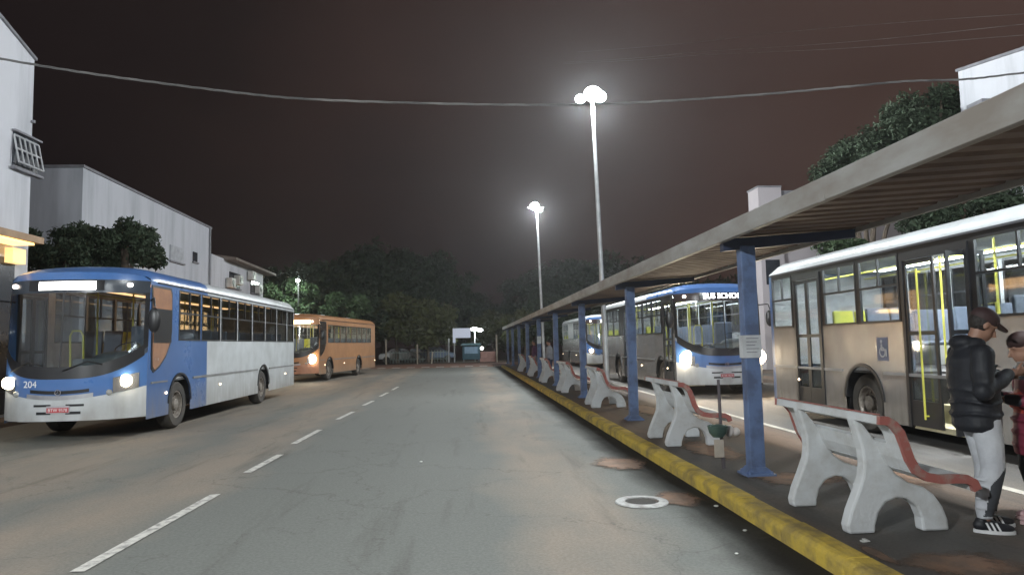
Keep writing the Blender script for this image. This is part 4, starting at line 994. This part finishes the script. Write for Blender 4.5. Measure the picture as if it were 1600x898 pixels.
for i, (px, lb) in enumerate(((603, 'pale bollard post just right of the orange bus'), (652, 'pale bollard post beyond the crossing, between the trees'), (674, 'leaning short post beyond the crossing'), (776, 'pale post at the far end near the shelter'))):
    b = MB(); hh = (2.2, 1.7, 1.0, 2.4)[i]; b.tube([(0, 0, 0), (.1*(i == 2), 0, hh)], .075, 8); b.ell((.1*(i == 2), 0, hh), (.08, .08, .05), nu=8, nv=5); tag(b.build('marker_post', mat('pale_post', (.34, .30, .24), .8), loc=(at_ground(px, 63.4), 63.4, 0)), lb, 'post', 'posts beyond the crossing')
b = MB(); fx0, fx1 = at_ground(608, 67), at_ground(700, 67)
fe = empty('railing', (fx0, 67.5, 0), label='dim green-grey railing behind the far posts', cat='fence')
b.box(0, fx1-fx0, 0, .05, .95, 1.02); b.box(0, fx1-fx0, 0, .05, .3, .36)
i = 0.0
while i < fx1-fx0: b.box(i, i+.05, .052, .09, 0, 1.15); i += .28
b.build('rails', mat('railing_paint', (.16, .20, .18), .6), fe)
# parked dark cars' silhouettes at far end
def car(x, y, col, label, rz=0):
    r_ = empty('parked_car', (x, y, 0), rz, label=label, cat='car', group='cars parked beyond the crossing')
    b = MB(); prof = [(-2, .35), (-2.02, .75), (-1.9, .88), (-1.3, .95), (-.75, 1.38), (.5, 1.42), (1.15, .98), (1.85, .85), (2.02, .7), (2.02, .35)]
    b.prism(prof, -.8, .8); b.build('body', mat('car_paint'+label[:4], col, .3, .2), r_, bevel=.08)
    for sx_ in (-1.25, 1.25):
        for s_ in (-1, 1):
            b = MB(); b.lathe((0, 0, 0), (0, s_, 0), [(0, .06), (.18, .06), (.3, .08), (.32, 0), (.3, -.1)], 18); b.build('wheel', rubber, r_, loc=(sx_, s_*.78, .32))
    b = MB(); b.prism([(-1.15, .97), (-.72, 1.33), (.46, 1.36), (.98, .99)], -.815, .815); b.build('side_glass', dark, r_)
    return r_
car(at_ground(625, 70), 70, (.30, .31, .30), 'pale grey parked car half hidden behind the far railing')
car(at_ground(680, 71), 71, (.06, .09, .14), 'dark blue parked car behind the far railing, near the white board')
car(at_ground(655, 75), 75, (.25, .08, .05), 'reddish parked car farther back between the other two')

# ------------------------------------------------------------------ overhead cables
cabm = mat('cable_sheath', (.15, .145, .14), .6, col2=(.05, .05, .05), scale=.8)
def cable(pts, Y, r_, label, group, m=cabm, twist=0):
    P = [at(q[0], q[1], q[2] if len(q) > 2 else Y+(q[0]-800)*.0006) for q in pts]
    dense = []
    for i in range(len(P)-1):
        p0 = P[max(i-1, 0)]; p1, p2 = P[i], P[i+1]; p3 = P[min(i+2, len(P)-1)]
        for j in range(14):
            t = j/14; dense.append(.5*((2*p1)+(p2-p0)*t+(2*p0-5*p1+4*p2-p3)*t*t+(3*p1-p0-3*p2+p3)*t*t*t))
    dense.append(P[-1]); b = MB()
    if twist:
        for ph in (0, 2*PI/3, 4*PI/3):
            b.tube([p+Vector((0, math.cos(i*twist+ph), math.sin(i*twist+ph)))*r_*1.1 for i, p in enumerate(dense)], r_, 6)
    else: b.tube(dense, r_, 6)
    return tag(b.build('overhead_cable', m, smooth=True, fix=False), label, 'cable', group)
cable([(-300, 40), (0, 92), (120, 112), (250, 130), (380, 146), (480, 155), (640, 161), (800, 164), (920, 163), (1040, 158), (1200, 147), (1330, 135), (1420, 127), (1510, 124), (1600, 114), (1900, 80)], 15, .013, 'thick twisted cable sagging across the whole night sky', 'overhead cables', twist=.55)
cable([(880, 98, 170), (980, 92, 95), (1085, 82, 58), (1300, 68, 34), (1600, 38, 22), (1900, 5, 17)], 19, .007, 'upper thin wire of the right-hand pair', 'overhead cables')
cable([(880, 100, 170), (980, 95, 95), (1085, 87, 58), (1300, 77, 34), (1600, 55, 22), (1900, 30, 17)], 19, .007, 'lower thin wire of the right-hand pair', 'overhead cables')
cable([(900, 82, 170), (1050, 70, 80), (1200, 53, 48), (1400, 36, 31), (1600, 22, 24), (1900, 0, 19)], 24, .007, 'faint topmost wire at upper right', 'overhead cables')

# ------------------------------------------------------------------ people
skin = mat('skin', (.34, .19, .13), .55, col2=(.30, .16, .11), scale=8)
jack = mat('black_jacket', (.014, .016, .022), .6, col2=(.010, .011, .015), scale=6, bump=.5, bscale=9)
whitep = mat('white_trousers', (.60, .62, .65), .8, col2=(.46, .47, .5), scale=5, bump=.5, bscale=9)
greyp = mat('grey_trouser_panel', (.07, .075, .085), .8)
hairm = mat('dark_hair', (.02, .015, .012), .6, bump=.6, bscale=60)
capmat = mat('brown_cap', (.045, .022, .022), .7)
shoe = mat('shoe_black', (.015, .016, .02), .5)
solem = mat('shoe_white', (.75, .75, .75), .6)
def hand(mb, wrist, d, palm_n, curl=.6, s=1.0):
    """wrist point, forward dir, palm normal: palm and five separate fingers"""
    d = Vector(d).normalized(); nn = Vector(palm_n).normalized(); sd = d.cross(nn).normalized(); wrist = Vector(wrist)
    mb.tube([wrist, wrist+d*.04*s, wrist+d*.085*s], [(.026*s, .019*s), (.038*s, .017*s), (.038*s, .015*s)], 12) if False else None
    pc = wrist+d*.05*s
    rot = Matrix((sd, d, nn)).transposed(); mb.ell(pc, (.040*s, .052*s, .018*s), rot, 14, 8)
    for i, ln in enumerate((.066, .074, .070, .056)):
        a = wrist+d*.088*s+sd*(.028-.0185*i)*s; l1, l2, l3 = ln*.45*s, ln*.33*s, ln*.25*s
        d1 = (d*math.cos(curl*.6)+nn*math.sin(curl*.6)); d2 = (d*math.cos(curl*1.4)+nn*math.sin(curl*1.4)); d3 = (d*math.cos(curl*2)+nn*math.sin(curl*2))
        p1 = a+d1*l1; p2 = p1+d2*l2; p3 = p2+d3*l3
        mb.tube([a-d*.02*s, a, p1, p2, p3], [.009*s, .0092*s, .0088*s, .008*s, .0062*s], 8)
    a = wrist+d*.025*s+sd*.032*s; dt = (d*.6+sd*.6+nn*.45).normalized(); p1 = a+dt*.036*s; p2 = p1+(dt+d*.5).normalized()*.03*s
    mb.tube([a-dt*.012*s, a, p1, p2], [.013*s, .0125*s, .0105*s, .0075*s], 8)
def head(mb, c, pitch, s=1.0):
    """head centre, facing +x, pitched down by pitch"""
    Rm = Matrix.Rotation(pitch, 3, 'Y'); c = Vector(c)
    def P(x, y, z): return c+Rm@Vector((x*s, y*s, z*s))
    mb.ell(P(-.012, 0, .025), (.098*s, .076*s, .095*s), Rm, 20, 14)
    mb.ell(P(.02, 0, -.045), (.066*s, .058*s, .075*s), Rm, 18, 12)
    mb.ell(P(.052, 0, -.095), (.028*s, .03*s, .022*s), Rm)
    mb.tube([P(.082, 0, .012), P(.098, 0, -.012), P(.112, 0, -.036), P(.088, 0, -.044)], [.008*s, .011*s, .016*s, .010*s], 8)
    mb.ell(P(.078, 0, -.068), (.015*s, .024*s, .008*s), Rm); mb.ell(P(.076, 0, -.081), (.014*s, .02*s, .008*s), Rm)
    for q in (-1, 1):
        mb.ell(P(.074, q*.032, .022), (.014*s, .022*s, .008*s), Rm)
        mb.ell(P(-.005, q*.078, -.008), (.018*s, .008*s, .03*s), Rm)
    return P, Rm

# --- man, facing +x, looking down at his hands
feet = gp(1548, 826, .13)
MX, MY = feet.x, feet.y
man = empty('person', (MX-.03, MY, .13), R(-14), label='standing man in dark cap, black padded jacket and white trousers looking down at his hands', cat='person')
Hd = Vector((.075, 0, 1.555))
body = MB()
P, Rm = head(body, Hd, R(32), 1.02)
body.tube([(-.02, 0, 1.36), (.0, 0, 1.43), (.045, 0, 1.51)], [.065, .056, .06], 14)
body.sections([(-.01, 0, .84, .11, .15), (0, 0, 1.0, .11, .145), (-.01, 0, 1.2, .12, .17), (-.02, 0, 1.34, .10, .19), (-.015, 0, 1.40, .07, .10)])
HR, HL = Vector((.225, -.10, 1.195)), Vector((.24, .06, 1.175))
for (sh, el, wr) in ((Vector((-.02, -.20, 1.34)), Vector((-.06, -.26, 1.07)), HR), (Vector((-.02, .20, 1.34)), Vector((-.03, .25, 1.07)), HL)):
    body.tube([sh, (sh+el)/2, el, (el+wr)/2, wr], [.05, .045, .04, .036, .027], 10)
hand(body, HR, (.9, .30, .12), (0, .8, .5), .75); hand(body, HL, (.9, -.30, .12), (0, -.8, .5), .75)
legs = [((0, -.09, .88), (.03, -.10, .47), (-.05, -.10, .09)), ((0, .09, .88), (.07, .10, .47), (.06, .09, .09))]
for (a, k_, f_) in legs: body.tube([a, k_, f_], [.08, .055, .035], 10)
remeshed(body, 'body', [skin], man, .009, 1)
jk = MB()
jk.sections([(-.015, 0, .745, .135, .175), (-.02, 0, .785, .160, .20), (-.015, 0, 1.0, .162, .20), (-.03, 0, 1.16, .165, .215), (-.04, 0, 1.30, .14, .225), (-.035, 0, 1.385, .10, .17), (-.01, 0, 1.43, .075, .085)], 26)
for (sh, el, wr) in ((Vector((-.03, -.205, 1.33)), Vector((-.07, -.265, 1.065)), HR), (Vector((-.03, .205, 1.33)), Vector((-.03, .265, 1.065)), HL)):
    jk.tube([sh, sh*.5+el*.5+Vector((0, 0, 0)), el, el*.45+wr*.55, wr-Vector((.035, 0, .005))], [.078, .078, .07, .06, .045], 12); jk.ell(sh, (.082, .08, .085))
    jk.ell(el, (.073, .073, .073))
jk.ell((-.085, 0, 1.425), (.085, .125, .065)); jk.ell((-.03, .09, 1.42), (.08, .04, .045)); jk.ell((-.03, -.09, 1.42), (.08, .04, .045))
for z in (.88, .97, 1.06, 1.15, 1.24):    # quilting folds
    jk.tube([(math.cos(a)*.172-.02, math.sin(a)*.212, z+.012*math.sin(3*a+z*9)) for a in [2*PI*i/20 for i in range(21)]], .007, 6, caps=False)
remeshed(jk, 'jacket', [jack], man, .011, 2)
tr = MB()
tr.sections([(-.01, 0, .80, .13, .17), (-.01, 0, .88, .13, .165)], 22)
tr.ell((-.03, 0, .83), (.14, .165, .1))
for i, (a, k_, f_) in enumerate(legs):
    a, k_, f_ = Vector(a), Vector(k_), Vector(f_)
    tr.tube([a-Vector((0, 0, .03)), a*.5+k_*.5+Vector((.005, 0, 0)), k_, k_*.5+f_*.5+Vector((-.012, 0, 0)), f_+Vector((0, 0, .07)), f_+Vector((.0, 0, .015))], [.108, .096, .082, .080, .062, .052], 14)
    for j in range(4):
        z = .16+j*.07; c_ = f_+Vector((.0, 0, z-.06)); tr.ell(c_+Vector((.0, -.02, 0)), (.072-.003*j, .055, .014))
def trm(c, n):
    ax = (.03-.08*(.47-c.z)/.38) if c.y < 0 else (.07-.01*(.47-c.z)/.38)
    return 1 if .13 < c.z < .52 and c.x > ax-.035+max(0, c.z-.36)*.7 else 0
remeshed(tr, 'trousers', [whitep, greyp], man, .011, 2, trm)
def shoe_part(parent, x, y, rz, stripes=True, mu=shoe):
    s_ = MB(); s_.ell((-.02, 0, .055), (.065, .042, .05)); s_.ell((.09, 0, .04), (.10, .046, .036)); s_.ell((.03, 0, .05), (.10, .043, .042)); s_.tube([(-.02, 0, .05), (-.025, 0, .11)], [.043, .04], 12)
    o = remeshed(s_, 'shoe', [mu], parent, .008, 1); o.location = (x, y, 0); o.rotation_euler = (0, 0, rz)
    s_ = MB(); n = 22; pl = []
    for i in range(n):
        t = 2*PI*i/n; pl.append((.055+.138*math.cos(t), (.050 if math.cos(t) > -.3 else .043)*math.sin(t)))
    s_.prism(pl, 0, .024, 'z'); s_.build('sole', solem if stripes else mat('pink_sole', (.6, .4, .4), .6), o)
    if stripes:
        for sd_ in (-1, 1):
            for i in range(3):
                x0 = .012+i*.032; s_ = MB(); s_.hexa([(x0, sd_*.040, .026), (x0+.014, sd_*.040, .026), (x0+.014, sd_*.056, .026), (x0, sd_*.056, .026), (x0-.022, sd_*.030, .082), (x0-.008, sd_*.030, .082), (x0-.008, sd_*.046, .078), (x0-.022, sd_*.046, .078)])
                s_.build('stripe', solem, o)
    return o
shoe_part(man, -.05, -.10, R(-10)); shoe_part(man, .055, .09, R(5)) 
cp = MB(); cp.ell(P(-.012, 0, .055), (.108, .088, .085), Rm, 22, 14)
cap = remeshed(cp, 'cap', [capmat], man, .008, 1)
bmz = MB(); n = 12
for i in range(n):
    a0, a1 = -PI/2+PI*i/n, -PI/2+PI*(i+1)/n
    q = lambda a, e_: P(.07+.10*math.cos(a), .075*math.sin(a), .045-.012*math.cos(a)+e_)
    bmz.hexa([q(a0, 0), q(a1, 0), P(.05, .075*math.sin(a1), .045), P(.05, .075*math.sin(a0), .045), q(a0, .008), q(a1, .008), P(.05, .075*math.sin(a1), .053), P(.05, .075*math.sin(a0), .053)])
bmz.build('cap_visor', capmat, cap)
hb = MB(); hb.ell(Vector((-.012, 0, .022)), (.104, .082, .098), None, 24, 16)
keep = [(f, m_) for f, m_ in zip(hb.f, hb.m) if all(hb.v[i][0] < .012 and hb.v[i][2] > -.068 for i in f)]
hb.f = [k_[0] for k_ in keep]; hb.m = [k_[1] for k_ in keep]; hb.v = [tuple(P(v[0]/1.02, v[1]/1.02, v[2]/1.02)) for v in hb.v]
hb.build('hair', hairm, man, smooth=True)
b = MB(); b.box(-.06, .06, -.006, .006, -.036, .036)
ph = tag(b.build('small_packet', mat('packet_pale', (.40, .36, .33), .5), bevel=.004), 'small pale packet held in the two hands of the capped man', 'packet')
wm = Matrix.Translation(man.location) @ Matrix.Rotation(R(-14), 4, 'Z'); ph.location = wm @ Vector((.335, -.025, 1.24)); ph.rotation_euler = (R(30), 0, R(-14))

# --- second person at the right edge, facing -x, head bowed
f2 = gp(1624, 812, .13)
w2 = empty('person', (f2.x, f2.y-.05, .13), R(168), label='person at the right edge in dark cap and maroon padded coat, facing the capped man', cat='person')
bd = MB(); P2, Rm2 = head(bd, (.07, 0, 1.37), R(18), .98)
bd.tube([(-.01, 0, 1.18), (.01, 0, 1.26), (.04, 0, 1.33)], [.06, .052, .056], 12)
bd.sections([(0, 0, .72, .10, .14), (0, 0, .9, .10, .13), (0, 0, 1.08, .11, .15), (-.01, 0, 1.18, .09, .16), (0, 0, 1.23, .06, .08)])
H2R, H2L = Vector((.27, -.08, .99)), Vector((.28, .08, .97))
arms2 = ((Vector((-.01, -.17, 1.17)), Vector((.0, -.22, .94)), H2R), (Vector((-.01, .17, 1.17)), Vector((.02, .22, .94)), H2L))
for (sh, el, wr) in arms2: bd.tube([sh, (sh+el)/2, el, (el+wr)/2, wr], [.045, .04, .036, .032, .025], 10)
hand(bd, H2R, (.9, .3, .1), (0, .8, .5), .6, .92); hand(bd, H2L, (.9, -.3, .1), (0, -.8, .5), .6, .92)
legs2 = [((0, -.085, .74), (.03, -.09, .40), (-.03, -.09, .08)), ((0, .085, .74), (.04, .09, .40), (.03, .09, .08))]
for (a, k_, f_) in legs2: bd.tube([a, k_, f_], [.075, .05, .035], 10)
remeshed(bd, 'body', [skin], w2, .009, 1)
maroon = mat('maroon_coat', (.20, .018, .045), .6, col2=(.13, .012, .03), scale=5)
redm = mat('red_lining', (.42, .05, .03), .6)
jk = MB()
jk.sections([(-.01, 0, .52, .16, .20), (-.01, 0, .60, .17, .21), (-.01, 0, .80, .155, .19), (-.015, 0, .98, .145, .185), (-.02, 0, 1.12, .13, .195), (-.02, 0, 1.20, .09, .14), (0, 0, 1.25, .065, .075)], 24)
for (sh, el, wr) in arms2:
    jk.tube([sh, (sh+el)/2, el, (el+wr)/2, wr-Vector((.015, 0, 0))], [.068, .066, .06, .052, .04], 12); jk.ell(sh, (.07, .07, .072)); jk.ell(el, (.06, .06, .06))
for z in (.60, .70, .80, .90, 1.0):
    jk.tube([(math.cos(a)*.168-.01, math.sin(a)*.205, z) for a in [2*PI*i/20 for i in range(21)]], .012, 6, caps=False)
remeshed(jk, 'coat', [maroon, mat('dark_sleeve', (.02, .02, .03), .6), redm], w2, .011, 2, lambda c, n: 1 if (abs(c.y) > .2 or c.x > .19) or c.z > 1.12 else (2 if (c.x > .12 and abs(c.y) < .07 and c.z > .85) else 0))
tr = MB()
for (a, k_, f_) in legs2:
    tr.tube([Vector(a), Vector(k_), Vector(f_)+Vector((0, 0, .02))], [.095, .075, .055], 12)
tr.ell((0, 0, .72), (.11, .15, .1)); remeshed(tr, 'trousers', [mat('black_trousers', (.012, .012, .014), .8)], w2, .012, 1)
shoe_part(w2, -.03, -.09, 0, False, mat('pink_shoe', (.55, .35, .36), .6)); shoe_part(w2, .03, .09, 0, False, mat('pink_shoe', (0, 0, 0)))
cp = MB(); cp.ell(P2(-.014, 0, .055), (.104, .086, .08), Rm2, 20, 12); cp.ell(P2(-.05, 0, -.01), (.06, .08, .07), Rm2); remeshed(cp, 'hair', [mat('reddish_dark_hair', (.045, .02, .018), .6)], w2, .009, 1)

# --- distant people waiting near the far benches
def far_person(x, y, top, legc, label, rz, hgt=1.65):
    r_ = empty('person', (x, y, .13), rz, label=label, cat='person'); s_ = hgt/1.7
    b_ = MB(); head(b_, (.03, 0, 1.56), R(5)); b_.tube([(0, 0, 1.35), (.01, 0, 1.5)], [.06, .055], 10)
    b_.sections([(0, 0, .85, .1, .14), (0, 0, 1.1, .1, .13), (0, 0, 1.33, .09, .17), (0, 0, 1.4, .06, .08)], 14)
    for q in (-1, 1):
        b_.tube([(0, q*.19, 1.34), (-.01, q*.23, 1.08), (.06, q*.2, .86)], [.045, .038, .027], 8); hand(b_, (.06, q*.2, .86), (.2, 0, -1), (0, -q, 0), .4)
        b_.tube([(0, q*.09, .88), (.02, q*.1, .47), (0, q*.1, .07)], [.08, .055, .04], 8); b_.ell((.05, q*.1, .04), (.12, .045, .04))
    bo = remeshed(b_, 'body', [skin], r_, .014, 1)
    j_ = MB(); j_.sections([(0, 0, .8, .14, .18), (0, 0, 1.1, .13, .17), (0, 0, 1.33, .11, .19), (0, 0, 1.42, .06, .08)], 16)
    for q in (-1, 1): j_.tube([(0, q*.19, 1.34), (-.01, q*.24, 1.08), (.05, q*.21, .9)], [.065, .06, .045], 8)
    remeshed(j_, 'jacket', [top], r_, .016, 1)
    j_ = MB()
    for q in (-1, 1): j_.tube([(0, q*.09, .86), (.02, q*.1, .47), (0, q*.1, .09)], [.11, .08, .06], 8)
    remeshed(j_, 'trousers', [legc], r_, .016, 1)
    h_ = MB(); h_.ell((.01, 0, 1.6), (.1, .085, .09)); h_.build('hair', hairm, r_, smooth=True)
    r_.scale = (s_, s_, s_)
far_person(3.55, 36.3, mat('purple_top', (.10, .03, .09), .8), mat('grey_jeans', (.2, .2, .24), .8), 'small far person in purple top standing among the end posts', R(200))
far_person(3.6, 30.2, mat('pale_top', (.35, .35, .38), .8), mat('navy_jeans', (.05, .06, .12), .8), 'small far person in pale top waiting nearer than the purple one', R(150))

# ------------------------------------------------------------------ thin haze volume added for a glow round the lamps
b = MB(); b.box(-75, 75, -30, 98, -1.2, 24)
hz = b.build('haze', bpy.data.materials.new('haze_air')); hz.display_type = 'WIRE'
hm = hz.data.materials[0]; hm.use_nodes = True; hn = hm.node_tree; hn.nodes.clear()
ho = hn.nodes.new('ShaderNodeOutputMaterial'); pv = hn.nodes.new('ShaderNodeVolumePrincipled')
pv.inputs['Color'].default_value = (.9, .92, .95, 1); pv.inputs['Density'].default_value = .00055; pv.inputs['Anisotropy'].default_value = .7
hn.links.new(pv.outputs[0], ho.inputs['Volume']); tag(hz, kind='stuff')
